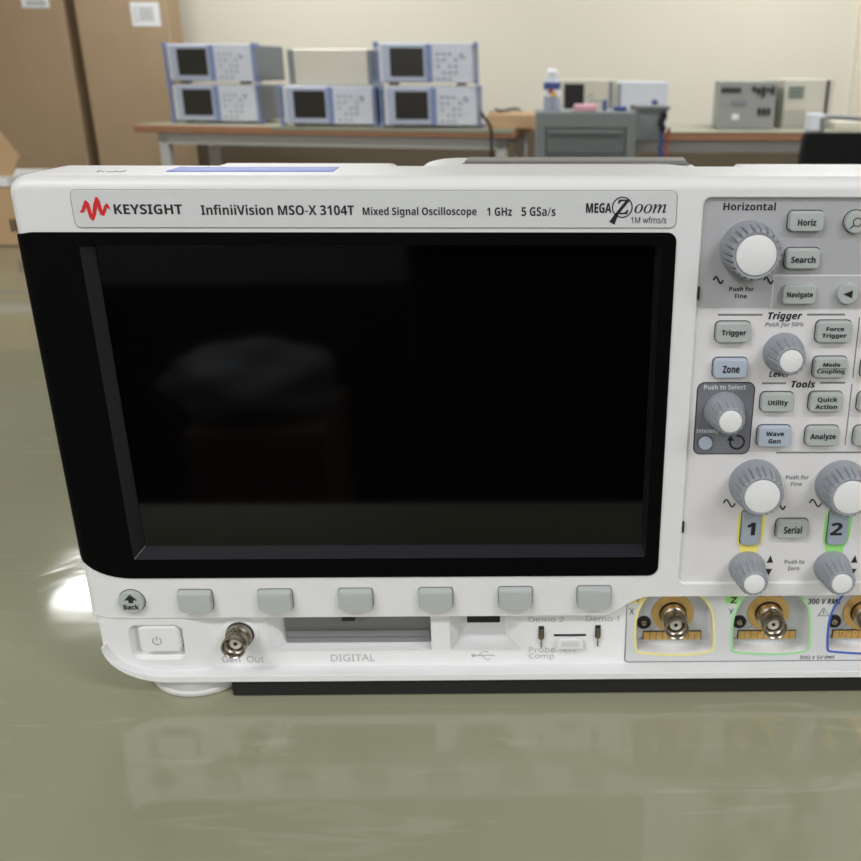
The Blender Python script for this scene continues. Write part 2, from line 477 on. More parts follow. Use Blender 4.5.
plate('screen', rr(gx0-.002, gx1+.002, gz0-.002, gz1+.002, .0006), .0045, .012, 'glass', osc)

# body behind, its raised lid and handle
bo = rr(XW0+.006, XW1-.006, .010, at(560, 166.5, .142)[1], .008, 6)
slab('rear_body', bo, .045, .142, .004, 'white', osc, back=True)
YL = .062
ztl = lambda x, yv, Y: at(x, yv, Y)[1]
slab('top_ridge', rr(at(186, 164, YL)[0], at(384, 164, YL)[0], ZT-.010, ztl(300, 163.6, .108), rs=(.001, .001, .004, .002)), YL, .11, .0015, 'white', osc)
hx0, hx1 = at(410, 160, YL)[0], at(724, 160, YL)[0]
hz = ztl(560, 158.6, .112)
slab('handle_mount', rr(hx0, hx1, ZT-.012, hz, rs=(.001, .001, (.022, .006), (.016, .004))), YL, .118, .003, 'white', osc, back=True)
def flat(name, pts, z0, z1, m, parent):
    bm = bmesh.new(); g = [gp(x, y, z0) for x, y in pts]
    vs = [bm.verts.new((x, y, z)) for z in (z0, z1) for x, y in g]; n = len(g)
    bm.faces.new(vs[:n]); bm.faces.new(vs[n:])
    for i in range(n): bm.faces.new((vs[i], vs[(i+1) % n], vs[n+(i+1) % n], vs[n+i]))
    return link(name, bm, m, parent)
hd = flat('carry_handle', [(465, 163.2), (686, 163.2), (683, 159.6), (470, 159.6)], hz-.0005, hz+.0006, 'handle', osc)
hd['label'] = 'grey folded carry handle'
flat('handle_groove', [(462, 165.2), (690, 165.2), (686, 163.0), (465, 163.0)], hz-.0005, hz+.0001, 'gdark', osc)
slab('top_ridge', rr(at(760, 164, YL)[0], XW1-.012, ZT-.010, ztl(800, 164.6, .108), rs=(.001, .001, .004, .002)), YL, .11, .0015, 'white', osc)
# blue sticker on the sloping top of the shell
zs = ZT+.00005
bm = bmesh.new()
A = [gp(166, 171.5, zs), gp(333, 171.5, zs), gp(339, 167.6, zs), gp(180, 167.6, zs)]
vs = [bm.verts.new((x, y, zs+dz)) for dz in (0, .00025) for x, y in A]
bm.faces.new(vs[:4]); bm.faces.new(vs[4:])
for i in range(4): bm.faces.new((vs[i], vs[(i+1) % 4], vs[4+(i+1) % 4], vs[4+i]))
st = link('top_sticker', bm, 'sticker', osc); st['label'] = 'blue sticker strip'
bm = bmesh.new()
for k, (a, b) in enumerate([((97, 172.3), (99, 170.8)), ((99, 170.8), (104, 171.6)), ((107, 171.5), (112, 172)), ((113, 172), (116, 170.9)), ((116, 170.9), (119, 172)), ((120, 172), (126, 170.8))]):
    p, q_ = gp(*a, zs), gp(*b, zs); tube(bm, [(p[0], p[1], zs), (q_[0], q_[1], zs)], .00018, 5)
link('pencil_mark', bm, 'greyink', osc)

# name plate
y0p = -.0004
po = rpx(69.5, 190.3, 677, 227.6, 0, .002)
xl0 = at(70, 192)[0]; po = rr(xl0, at(676.4, 209)[0], at(400, 227.6)[1], at(400, 190.3)[1], .002)
plate('plate_outline', inset(po, -.00015), -.00025, .001, 'line', osc)
npl = slab('name_plate', po, y0p, .001, .0002, 'plate', osc)
TY = y0p
tpx('lettering', 'KEYSIGHT', 114, 204.2, 182.3, 214.2, TY, 'ink', npl, bold=.028)
tpx('lettering', 'InfiniiVision MSO-X 3104T', 201, 204.6, 354, 215, TY, 'ink', npl, bold=.022)
tpx('lettering', 'Mixed Signal Oscilloscope', 362.8, 207, 476.6, 217.6, TY, 'ink', npl, bold=.02)
tpx('lettering', '1 GHz', 487, 207.4, 512, 215.8, TY, 'ink', npl, bold=.02)
tpx('lettering', '5 GSa/s', 521.5, 207, 555.6, 216, TY, 'ink', npl, bold=.02)
tpx('lettering', 'MEGA', 586, 203, 611.5, 213, TY, 'ink', npl, bold=.045)
tpx('lettering', '\U0001D44D' if FONT else 'Z', 615.5, 199.5, 629.8, 214.2, TY, 'ink', npl, bold=.03, serif=True)
tpx('lettering', '\U0001D45C\U0001D45C\U0001D45A' if FONT else 'oom', 634.5, 204, 666.5, 213.2, TY, 'ink', npl, bold=.006, serif=True)
tpx('lettering', '1M wfms/s', 631, 216.6, 666.5, 223.2, TY, 'ink', npl, bold=.015)
cc = at(622.3, 207.3, TY)
lens_c = circ(cc[0], cc[1], .0033, 32)
h0, h1 = at(617.3, 213.2, TY), at(611.8, 223.2, TY)
strokes('magnifier_mark', [(lens_c, .0004, True), ([h0, h1], [.0010, .0021], False)], TY, 'ink', npl)
Lg = [(312, 236), (318, 241), (324, 240), (330, 222), (336, 203), (342, 212), (350, 238), (357, 262), (363, 270), (369, 250), (373, 214), (378, 190), (384, 204), (391, 230), (398, 248), (404, 252), (409, 238), (413, 222), (418, 214), (423, 222), (430, 233)]
Lw = [.3, 1.6, 2.2, 2.8, 2.5, 3.0, 3.0, 2.8, 2.4, 2.8, 3.0, 2.5, 3.0, 3.0, 2.8, 2.2, 2.5, 2.4, 2.0, 1.8, .3]
bm = bmesh.new()
P_ = [at(x/3.913, 150+y/3.913, TY) for x, y in Lg]; W_ = [w_*.00042 for w_ in Lw]
for i, (p, q_) in enumerate(zip(P_, P_[1:])):
    d = (Vector(q_)-Vector(p)).normalized(); n_ = Vector((-d.y, d.x)); a_, b_ = W_[i]/2, W_[i+1]/2
    quad = [(q_[0]+n_.x*b_, q_[1]+n_.y*b_), (p[0]+n_.x*a_, p[1]+n_.y*a_), (p[0]-n_.x*a_, p[1]-n_.y*a_), (q_[0]-n_.x*b_, q_[1]-n_.y*b_)]
    e = i*1e-6; loft(bm, [(quad, TY-.00012-e), (quad, TY)])
    loft(bm, [(circ(q_[0], q_[1], b_, 16), TY-.00012-e-5e-7), (circ(q_[0], q_[1], b_, 16), TY)])
link('logo', bm, 'red', npl)

# ---- soft keys under the screen
def key_rings(o, y0, yf, b):
    return [(inset(o, b), yf), (inset(o, b*.35), yf+b*.35), (o, yf+b*1.1), (o, y0)]
def button(o, yb, prot, m, parent=osc, b=.0005, label=None, name='button', gap=.0003):
    bm = bmesh.new(); g = inset(o, -gap)
    loft(bm, [(g, yb-.0001), (g, yb+.0005)], 1)
    loft(bm, key_rings(o, yb, yb-prot, b), 0)
    x = link(name, bm, [m, 'gap'], parent, weighted=True)
    if label: x['label'] = label
    return x
for (x, y) in ((195.5, 601.3), (275.5, 600.8), (355.8, 600.0), (435.8, 599.3), (515.3, 598.4), (594, 597.6)):
    Yk = -.001
    a, b_ = at(x-16.8, y, Yk)[0], at(x+16.8, y, Yk)[0]; zt, zb = at(x, y-10.6, Yk)[1], at(x, y+10.6, Yk)[1]
    o_ = rr(a, b_, zb, zt, rs=(.0025, .0025, .001, .001), seg=4)
    bm = bmesh.new(); g = inset(o_, -.0002)
    loft(bm, [(g, -.0002), (g, .0005)], 1)
    top = [(X, Z if Z < (zb+zt)/2 else Z-.0013) for X, Z in inset(o_, .0004)]
    loft(bm, [(top, -.0026), ([(X, Z if Z < (zb+zt)/2 else Z-.0004) for X, Z in o_], -.0018), (o_, -.0004), (o_, .0004)], 0)
    link('softkey', bm, ['key', 'gap'], osc, weighted=True)
cb = at(131.3, 602, -.001)
bk = button(circ(cb[0], cb[1], .0049, 32), 0, .002, 'key', label='round grey back key')
tpx('legend', 'Back', 123.5, 604.5, 138.8, 609.6, -.002, 'ink', bk, bold=.05)
ax, az = at(130.6, 600.4, -.002)
polys('legend', [[(ax-.0025, az), (ax, az+.0026), (ax+.0025, az)][::-1], rr(ax-.0009, ax+.0009, az-.0012, az+.0001, 0)], -.002, 'ink', bk)

# ---- lower shell with its recess
F1 = .0036
zB = .0068
ztop = zE3+.004
lso = rr(-.1682, XW1-.0002, zB, ztop, rs=((.023, .0145), (.02, .013), .002, .002), seg=10)
bm = bmesh.new(); loft(bm, slab_rings(lso, .0006, .05, .0012, 3)); lower = link('lower_shell', bm, 'lower', osc)
zr = at(400, 666, F1)[1]
xa_f, xa_b = at(193, 640, .0)[0], at(216, 640, F1)[0]
xend = XW1-.012
def rec(xl_t, xl_b, y, k=0.0):
    return ([(xl_b, zr-k), (xend, zr-k), (xend, ztop+.01), (xl_t, ztop+.01), (xl_t, zE-.004), (xl_t*.6+xl_b*.4, (zr+zE)/2)], y)
cr = cutter([rec(xa_f-.012, xa_f-.001, -.02), rec(xa_f-.004, xa_f+.001, .0, .0003), rec(xa_b-.002, xa_b, F1)])
boolean(lower, [cr])
def slotcut(xf0, xf1, xb0, xb1, yf, yb, depth):
    zf = at((xf0+xf1)/2, yf, F1)[1]; zb_ = at((xf0+xf1)/2, yb, F1+depth)[1]
    f0, f1 = at(xf0, 640, F1)[0], at(xf1, 640, F1)[0]; b0, b1 = at(xb0, 632, F1+depth)[0], at(xb1, 632, F1+depth)[0]
    k = .004/depth
    R = []
    for y, t in ((F1-.002, -.002/depth), (F1+depth, 1)):
        x0_, x1_ = f0+(b0-f0)*t, f1+(b1-f1)*t; z0_ = zf+(zb_-zf)*t
        R.append((rr(x0_, x1_, z0_, ztop+.02, rs=(.0008, .0008, 0, 0), seg=3), y))
    return cutter(R)
S1 = slotcut(268, 431.5, 285, 431, 651, 641.8, .0075)
S2 = slotcut(450, 522, 461, 505, 650, 633, .009)
boolean(lower, [S1, S2])
# power key well
wz = rpx(130, 625, 184.5, 659.5, .0006, .0035)
pw = cutter([(inset(wz, -.001), -.002), (wz, .0006), (inset(wz, .0019), .0040)])
boolean(lower, [pw])
pk = button(rpx(139, 627.5, 179, 652.5, .0, .0018), .0040, .0038, 'cap', b=.0007, name='power_button', label='white square power button')
pc = at(157, 641.0, .0002); ar = [(pc[0]+.0017*math.cos(a), pc[1]+.0017*math.sin(a)) for a in [math.radians(90+35+i*290/20) for i in range(21)]]
strokes('legend', [(ar, .0003, False), ([(pc[0], pc[1]+.0003), (pc[0], pc[1]+.0022)], .0003, False)], .0002, 'greyink', pk)
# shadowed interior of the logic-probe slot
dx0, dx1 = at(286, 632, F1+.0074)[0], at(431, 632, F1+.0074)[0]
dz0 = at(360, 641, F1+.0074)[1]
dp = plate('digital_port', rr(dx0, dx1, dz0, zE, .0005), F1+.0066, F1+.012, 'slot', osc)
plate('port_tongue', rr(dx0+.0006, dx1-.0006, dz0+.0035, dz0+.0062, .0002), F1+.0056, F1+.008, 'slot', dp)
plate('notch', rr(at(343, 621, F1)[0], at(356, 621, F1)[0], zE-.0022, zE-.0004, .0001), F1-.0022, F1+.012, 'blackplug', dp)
# USB socket
ux0, ux1 = at(467, 619, F1+.004)[0], at(500, 619, F1+.004)[0]
usb = plate('usb_port', rr(ux0, ux1, at(483, 622.5, F1+.004)[1], zE+.002, .0003), F1+.004, F1+.012, 'blackplug', osc)
for k in (.28, .72):
    xx = ux0+(ux1-ux0)*k
    plate('contact', rr(xx-.0008, xx+.0008, zE-.0024, zE-.0013, 0), F1+.0036, F1+.004, 'nickel', usb)
# sill lip along the bottom
zl = at(400, 674.5, -.003)[1]; zb0 = at(400, 681, -.003)[1]
cxl, czl = -.1670+.0242, zb0+.0165
op = [(cxl-.0242*math.cos(a), czl-.0165*math.sin(a)) for a in [math.pi/2*i/14 for i in range(15)]]
ip = [(cxl-(.0236-.0012*math.sin(a))*math.cos(a), czl-(czl-zl)*math.sin(a)) for a in [math.pi/2*i/14 for i in range(15)]]
lp = op + [(XW1+.001, zb0), (XW1+.001, zl)] + ip[::-1]
bm = bmesh.new(); loft(bm, [(inset(lp, .00025), -.0031), (inset(lp, .0001), -.0029), (lp, -.0024), (lp, .04)]); link('base_lip', bm, 'lower', osc, weighted=True)
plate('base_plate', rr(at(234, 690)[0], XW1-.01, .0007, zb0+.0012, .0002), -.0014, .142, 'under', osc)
for fx, fy in ((at(191, 690)[0], .0192), (XW1-.03, .0200), (at(193, 690)[0], .12), (XW1-.03, .12)):
    bm = bmesh.new()
    zc = zb0+.0002
    n = 40; R = []
    for z, r in ((0, .0202), (.0006, .0212), (.0020, .0214), (.0026, .0204), (.0030, .0206), (zc+.001, .0207)):
        R.append([bm.verts.new((fx+r*math.cos(2*math.pi*i/n), fy+r*math.sin(2*math.pi*i/n), z)) for i in range(n)])
    bm.faces.new(R[0])
    for k in range(len(R)-1):
        for i in range(n): bm.faces.new((R[k][i], R[k][(i+1) % n], R[k+1][(i+1) % n], R[k+1][i]))
    bm.faces.new(R[-1]); link('foot', bm, 'foot', osc)

# moulded lettering
E_ = 'emboss'
tpx('lettering', 'DIGITAL', 331, 654.2, 375, 661.2, F1, E_, osc, bold=-.01)
tpx('lettering', 'Gen  Out', 222, 656, 264, 662.2, F1, E_, osc, bold=-.01)
tpx('lettering', 'Demo 2', 529, 616.6, 564, 622, F1, E_, osc, bold=0)
tpx('lettering', 'Demo 1', 586, 615.6, 619, 621.4, F1, E_, osc, bold=0)
tpx('lettering', 'Probe', 529, 646.4, 555, 652.4, F1, E_, osc, bold=0)
tpx('lettering', 'Comp', 529, 653.2, 554, 660, F1, E_, osc, bold=0)
U = lambda pts: [at(480+x/4.783-0, 570+y/4.783, F1) for x, y in pts]
U2 = lambda pts: [at(260+x/3.5875, 570+y/3.5875, F1) for x, y in pts]
cA, cB = U2([(765, 306)])[0], U2([(838, 306)])[0]
strokes('usb_mark', [(U2([(762, 306), (842, 306)]), .0003, False), (U2([(785, 306), (798, 293), (818, 293)]), .0003, False), (U2([(797, 306), (810, 320), (828, 320)]), .0003, False), (circ(cA[0], cA[1], .0006, 12), .0004, True)], F1, E_, osc)

# ---- BNC connectors
def bnc(cx, cz, yf, yb, parent, name='bnc_connector'):
    bm = bmesh.new()
    R, r = .0048, .0041
    lathe(bm, [(yf+.0003, r), (yf, r+.0003), (yf, R-.0002), (yf+.0003, R), (yf+.0035, R), (yf+.0036, R-.0004), (yb-.004, R-.0004), (yb-.0035, R+.0004), (yb, R+.0004), (yb, r), (yf+.006, r*.98)], cx, cz, 40)
    # hollow front: remove the cap that closes the mouth
    bm.faces.ensure_lookup_table(); bmesh.ops.delete(bm, geom=[bm.faces[0], bm.faces[len(bm.faces)-1]], context='FACES_ONLY')
    vv = [v for v in bm.verts]
    # bridge mouth to inner wall
    first = bm.verts[:40]; last = bm.verts[-40:]
    for i in range(40): bm.faces.new((first[i], last[i], last[(i+1) % 40], first[(i+1) % 40]))
    bm.faces.new(last)
    c = link(name, bm, 'nickel', parent)
    bm = bmesh.new()
    for s in (1, -1):
        a = math.radians(90 if s > 0 else -90)
        tube(bm, [(cx+(R-.001)*math.cos(a), yf+.0052, cz+(R-.001)*math.sin(a)), (cx+(R+.0011)*math.cos(a), yf+.0052, cz+(R+.0011)*math.sin(a))], .0009, 12)
    link('bayonet_stud', bm, 'nickel', c)
    bm = bmesh.new(); lathe(bm, [(yf+.0034, .0011), (yf+.0034, .0023), (yf+.0038, .0025), (yf+.0062, .0026)], cx, cz, 28)
    link('insulator', bm, 'ptfe', c)
    bm = bmesh.new(); lathe(bm, [(yf+.0033, .0008), (yf+.0038, .0009)], cx, cz, 16); link('centre_contact', bm, 'gap', c)
    return c
gc = at(232.6, 649.4, -.0075)
bm = bmesh.new(); lathe(bm, [(F1-.0006, .0070), (F1-.0004, .0073), (F1+.001, .0075)], gc[0], gc[1], 40); link('connector_boss', bm, 'lower', osc)
bm = bmesh.new(); lathe(bm, [(F1-.0012, .0052), (F1-.0009, .0056), (F1, .0056)], gc[0], gc[1], 6*8); link('connector_nut', bm, 'gap', osc)
bnc(gc[0], gc[1], -.0072, F1, osc)

# probe compensation terminals
for x, yt in ((541.3, 626), (598, 625)):
    ax, az = at(x, yt, F1); bx_, bz_ = at(x, 646, F1)
    plate('terminal_slot', rr(ax-.0011, ax+.0011, az-.0058, az, .0002), F1-.0003, F1+.001, 'gap', osc)
    bm = bmesh.new(); box(bm, ax-.0007, ax+.0007, F1-.0016, F1, az-.0054, az-.0008)
    tube(bm, [(ax, F1-.0008, az-.0054), (ax, F1-.0008, az-.0095)], .00035, 8); link('demo_terminal', bm, 'nickel', osc)
cx0, cx1 = at(554, 634, F1)[0], at(586, 634, F1)[0]; cz1 = at(570, 634, F1)[1]; cz0 = at(570, 646, F1)[1]
plate('ground_slot', rr(cx0, cx1, cz1-.0009, cz1, .0001), F1-.0002, F1+.001, 'gap', osc)
gl = slab('ground_lug', [(cx0+.0009, cz0-.0002), (cx1-.0009, cz0-.0002), (cx1-.0012, cz1-.0022), (cx1-.0028, cz1-.0010), (cx0+.0028, cz1-.0010), (cx0+.0012, cz1-.0022)], F1-.0022, F1, .0004, 'lower', osc)
plate('lug_opening', [(cx0+.0028, cz0+.0013), (cx1-.0028, cz0+.0013), (cx1-.0034, cz1-.0022), (cx0+.0034, cz1-.0022)], F1-.0023, F1-.0019, 'plate', gl)
bm = bmesh.new()
for k in range(4): box(bm, (cx0+cx1)/2-.003+k*.0018, (cx0+cx1)/2-.0022+k*.0018, F1-.0008, F1, cz0-.0028, cz0-.0002)
link('ribs', bm, 'lower', osc)

# ---- input panel with four channel wells
bx0 = at(625.5, 640, F1)[0]
WD = .0062; FB = F1-.0003
ipo = rr(bx0, xend, at(700, 661, F1)[1], ztop, rs=(.0015, .0015, 0, 0))
strokes('input_panel_line', [(ipo, .0004, True)], FB+.0002, 'line', osc, t=.0002)
ip_ = plate('input_panel', ipo, FB, F1+.0006, 'plate', osc)
K = lambda x, y: at(620+x/7.175, 590+y/7.175, FB)
Dpts = [(112, 440), (104, 330), (108, 230), (122, 165), (142, 115), (170, 70), (200, 35), (235, 10), (280, -8), (385, -15), (490, -8), (540, 10), (580, 38), (615, 72), (645, 110), (664, 155), (674, 220), (678, 320), (675, 410), (660, 437), (600, 452), (520, 463), (400, 468), (280, 463), (180, 455), (130, 450)]
D = [K(*p) for p in Dpts][::-1]
# smooth it
def chaikin(p, n=2):
    for _ in range(n):
        q_ = []
        for i in range(len(p)):
            a, b_ = p[i], p[(i+1) % len(p)]
            q_ += [(a[0]*.75+b_[0]*.25, a[1]*.75+b_[1]*.25), (a[0]*.25+b_[0]*.75, a[1]*.25+b_[1]*.75)]
        p = q_
    return p
D = chaikin(D, 2)
area = sum(D[i-1][0]*D[i][1]-D[i][0]*D[i-1][1] for i in range(len(D)))
if area < 0: D = D[::-1]
SP = .0392
cols = ['paleyellow', 'palegreen', 'blueline', 'pink']
cuts1, cuts2 = [], []
bc = at(677.3, 630, -.0028)
for k in range(4):
    Dk = [(x+k*SP, z) for x, z in D]
    boolean(ip_, [cutter([(inset(Dk, .0004), -.01), (inset(Dk, .0004), F1+.02)])])
zpk = at(700, 661, F1)[1]
boolean(lower, [cutter([(rr(bx0+.0015, xend-.002, zpk+.0012, ztop+.02, 0), F1-.01), (rr(bx0+.0015, xend-.002, zpk+.0012, ztop+.02, 0), F1+WD+.004)])])
yw = F1+WD
for k in range(4):
    dx = k*SP; Dk = [(x+dx, z) for x, z in D]
    cl = strokes('channel_outline', [(inset(Dk, .0001), .0009, True)], FB, cols[k], osc, t=.0002)
    cl['label'] = ['pale yellow outline', 'pale green outline', 'blue outline', 'pink outline'][k]
    bm = bmesh.new()
    R_ = [[bm.verts.new((x, y, z)) for x, z in o_] for o_, y in ((inset(Dk, -.0003), FB+.0005), (inset(Dk, .0004), FB+.0001), (inset(Dk, .0010), yw-.0006), (inset(Dk, .0016), yw-.0001), (inset(Dk, -.0003), yw+.002))]
    n = len(Dk)
    for a, b_ in ((0, 1), (1, 2), (2, 3), (4, 0)):
        for i in range(n):
            f = bm.faces.new((R_[a][i], R_[a][(i+1) % n], R_[b_][(i+1) % n], R_[b_][i])); f.material_index = 1 if b_ in (1, 2) else 0
    bm.faces.new(R_[3]); bm.faces.new(R_[4][::-1])
    well = link('connector_well', bm, ['welld', 'lower'], osc)
    cxk, czk = bc[0]+dx, bc[1]
    bm = bmesh.new(); lathe(bm, [(yw-.0007, .0055), (yw-.0010, .0057), (yw-.0010, .0083), (yw-.0008, .0085), (yw, .0085)], cxk, czk+.0002, 56)
    link('gold_ring', bm, 'gold', well)
    bm = bmesh.new(); lathe(bm, [(yw-.0012, .0053), (yw-.0010, .0055), (yw, .0055)], cxk, czk, 40); link('black_collar', bm, 'blackplug', well)
    bnc(cxk, czk, -.0028, yw-.0012, osc)
    jx, jz = at(644, 623.2, yw-.0012); jx += dx
    bm = bmesh.new(); lathe(bm, [(yw-.0012, .0016), (yw-.0016, .0018), (yw-.0016, .0025), (yw-.0010, .0029), (yw, .0029)], jx, jz, 28); link('sense_pin', bm, 'blackplug', well)
    bm = bmesh.new(); lathe(bm, [(yw-.0014, .0004), (yw-.0018, .0006), (yw-.0018, .0011), (yw-.0014, .0014), (yw-.001, .0014)], jx, jz, 20); link('sense_jack', bm, 'nickel', well)
    kx0, kz1 = at(643.6, 632, yw-.0008); kx1, kz0 = at(700.5, 639.2, yw-.0008)
    nC = 9; wC = (kx1-kx0)/nC
    plate('contact_backing', rr(kx0+dx-.0002, kx1+dx+.0002, kz0-.0002, kz1+.0002, 0), yw-.0006, yw, 'gap', well)
    bm = bmesh.new()
    for i in range(nC):
        a = kx0+dx+i*wC
        box(bm, a+.00012, a+wC-.00012, yw-.0009, yw-.0005, kz0, kz1)
        box(bm, a+wC*.35, a+wC*.65, yw-.0013, yw-.0009, kz0+.0009, kz1-.0009)
    link('gold_contact', bm, 'gold', well)
tpx('lettering', 'X', 629.5, 608.5, 634.2, 614.2, FB, 'ink', osc, bold=.01)
tpx('lettering', 'Y', 728.5, 608.5, 733.6, 614.2, FB, 'ink', osc, bold=.01)
for (xa, xb, c_) in ((630, 643, 'paleyellow'), (726, 739, 'green')):
    polys('channel_flag', [rpx(xa, 592, xb, 603.5, FB, .0004)], FB, c_, osc, t=.00008)
tpx('lettering', 'Z', 730.5, 597, 737, 603.2, FB-.0001, 'ink', osc, bold=.03)
tpx('lettering', '1', 636, 596, 638.4, 602.6, FB-.0001, 'ink', osc, bold=.01)
tpx('lettering', '300 V RMS', 808.2, 598.6, 841, 604, FB, 'ink', osc, bold=.02, shear=.15)
tpx('lettering', '50Ω ≤ 5V RMS', 800, 655.6, 835, 658.8, FB, 'ink', osc, bold=.015, shear=.1)
tri = [at(818, 615.7, FB), at(829, 615.7, FB), at(823.6, 607.6, FB)]
w1, w2 = at(823.6, 610.2, FB), at(823.6, 612.6, FB); w3, w4 = at(823.6, 613.4, FB), at(823.6, 614.3, FB)
strokes('warning_mark', [(tri, .0003, True), ([w1, w2], .0003, False), ([w3, w4], .0003, False)], FB, 'ink', osc)
for x, y0_, y1_ in ((695, 287, 300), (681.3, 522, 533)):
    a, z1_ = at(x, y0_, 0); b_, z0_ = at(x, y1_, 0)
    plate('panel_catch', rr(px0-.0002, px0+.0005, z0_, z1_, 0), .0001, .0008, 'gap', osc)

# ---- control panel
PYs = PY-.0003
plate('control_panel', inset(ko, .0001), PYs, PY+.001, 'panel', osc)
gzz = at(760, 308, PYs)[1]
g1 = rr(px0+.0001, px1-.0001, gzz, pz1-.0001, rs=(.0012, .0012, .0025, .0025))
plate('grey_zone', g1, PYs-.00012, PYs, 'panelgrey', osc)
nx0 = at(773, 292, PYs)[0]; nz1 = at(800, 276, PYs)[1]
plate('navigation_zone_line', rr(nx0-.0004, px1-.0002, gzz+.0001, nz1+.0005, rs=(0, 0, 0, .0006)), PYs-.0002, PYs, 'panel', osc)
plate('navigation_zone', rr(nx0, px1-.0002, gzz+.0001, nz1, rs=(0, 0, 0, .0004)), PYs-.00028, PYs, 'panelnav', osc)
iz = rpx(695, 382, 752.5, 454.3, PYs, .0028)
plate('intensity_zone_line', iz, PYs-.0001, PYs, 'ink', osc)
plate('intensity_zone', inset(iz, .0004), PYs-.0002, PYs, 'paneldark', osc)
YK = PYs-.0014
keys = [('Horiz', 788, 210.5, 824.6, 232, 'key', 1), ('Search', 784.7, 247.7, 820.4, 269.3, 'key', 1), ('Navigate', 781.5, 283.8, 816.6, 304.6, 'key', 1),
        ('Trigger', 715.3, 321.6, 751, 342.9, 'key', 1), ('Zone', 712.8, 358, 748, 378.4, 'bluekey', 1), ('Force\nTrigger', 815.8, 320.6, 852, 342.9, 'key', 2),
        ('Mode\nCoupling', 813, 356.8, 847.6, 378, 'key', 2), ('Utility', 760.3, 392.4, 794, 412, 'key', 1), ('Quick\nAction', 808.9, 392, 843, 412, 'key', 2),
        ('Wave\nGen', 757, 425.7, 791, 447, 'bluekey', 2), ('Analyze', 805.2, 426, 839.2, 446, 'key', 1), ('Serial', 775.8, 519.5, 808.6, 538.2, 'key', 1),
        ('', 857.4, 392, 891, 412, 'key', 0), ('', 853.5, 426, 887.5, 446, 'key', 0), ('', 864, 321, 900, 343, 'key', 0), ('', 861, 357, 896, 378, 'key', 0)]
tw = {'Horiz': 18.4, 'Search': 24.5, 'Navigate': 26, 'Trigger': 24.5, 'Zone': 16.8, 'Force\nTrigger': 24.5, 'Mode\nCoupling': 27.5, 'Utility': 20, 'Quick\nAction': 22, 'Wave\nGen': 18, 'Analyze': 25.5, 'Serial': 18}
for s, x0, y0_, x1, y1_, m_, ln in keys:
    o_ = rpx(x0, y0_, x1, y1_, YK, .0018, 4)
    o_ = inset(o_, .0002)
    bt = button(o_, PYs-.0001, .0024, m_, b=.0007)
    if m_ == 'bluekey': bt['label'] = 'blue-grey translucent key'
    if s:
        yk = PYs-.0025; f = .95
        cx_, cy_ = (x0+x1)/2+.8, (y0_+y1_)/2+1.2
        hh = 3.6 if ln == 1 else 5.9
        if s in ('Horiz', 'Utility', 'Search'): hh = 3.3
        tpx('legend', s, cx_-tw[s]/2, cy_-hh, cx_+tw[s]/2, cy_+hh, yk, 'ink', bt, bold=.038)
        if s.startswith('Mode'):
            a, b_ = at(cx_-12, cy_+.2, yk), at(cx_+15, cy_+.2, yk); strokes('legend', [([a, b_], .00022, False)], yk, 'ink', bt)
for (x, y, kind) in ((855.8, 222, 'zoom'), (847.6, 293.5, 'left')):
    c_ = at(x, y, YK); yk = PYs-.0025
    bt = button(circ(c_[0], c_[1], .0038, 32), PYs-.0001, .0024, 'key', b=.0006)
    lx, lz = at(x+.8, y+.8, yk)
    if kind == 'zoom':
        strokes('legend', [(circ(lx+.0003, lz+.0002, .0014, 20), .0003, True), ([(lx-.0008, lz-.0009), (lx-.0021, lz-.0020)], .0004, False)], yk, 'ink', bt)
    else:
        polys('legend', [[(lx-.0018, lz), (lx+.0014, lz-.0014), (lx+.0014, lz+.0014)]], yk, 'ink', bt)
c_ = at(705.7, 443.8, YK)
bt = button(circ(c_[0], c_[1], .0026, 24), PYs-.0002, .0012, 'bluekey', b=.0004, label='small round blue-grey key')
c_ = at(737, 442, PYs)
arc = [(c_[0]+.0026*math.cos(a), c_[1]+.0026*math.sin(a)) for a in [math.radians(100-i*300/24) for i in range(25)]]
strokes('rotate_mark', [(arc, .0007, False)], PYs-.0002, 'ink', osc)
ax, az = arc[-1]; polys('rotate_mark', [[(ax-.0014, az-.0002), (ax+.0013, az-.0003), (ax-.0002, az+.0018)]], PYs-.0002, 'ink', osc)

def knob(cx, cy, prot, rb, rt_, rc, ribs, flare=.085, label=None):
    """cap centre seen at (cx, cy); protrusion, radii of base, rim and cap"""
    yf = PYs-prot
    X, Z = at(cx, cy, yf)
    n = ribs*7
    bm = bmesh.new(); am = rt_*flare
    prof = [(yf+.0008, rc*.98), (yf+.0006, rc*1.03), (yf+.0004, rt_-.0009), (yf+.0007, rt_-.0003, am*.8), (yf+.0012, rt_, am), (yf+prot*.40, rt_+(rb-rt_)*.34, am), (yf+prot*.62, rt_+(rb-rt_)*.60, am*.5), (yf+prot*.66, rt_+(rb-rt_)*.68, 0), (yf+prot*.82, rb-.0003, 0), (yf+prot-.0012, rb, 0), (PYs+.0002, rb, 0)]
    lathe(bm, prof, X, Z, n, ribs)
    k = link('knob', bm, 'knob', osc, sharp=28)
    bm = bmesh.new(); lathe(bm, [(yf, rc-.0004), (yf+.0001, rc-.00012), (yf+.0004, rc), (yf+.0014, rc)], X, Z, 48)
    link('knob_cap', bm, 'cap', k)
    if label: k['label'] = label
    return X, Z
knob(756.7, 255.8, .0125, .0098, .0086, 0.0067, 22, flare=.13, label='large horizontal-scale knob')
knob(791.6, 361.6, .0115, .0073, .0054, .0040, 14)
knob(730.8, 422, .0120, .0073, .0054, .0041, 14)
x1k, z1k = knob(762.5, 497.2, .0125, .0098, .0082, .0065, 22)
x2k, z2k = at(851.4, 498, PYs-.0125)
spk = x2k-x1k
knob(851.4, 498, .0125, .0098, .0082, .0065, 22)
knob(754.6, 584.6, .0135, .0070, .0054, .0040, 16)
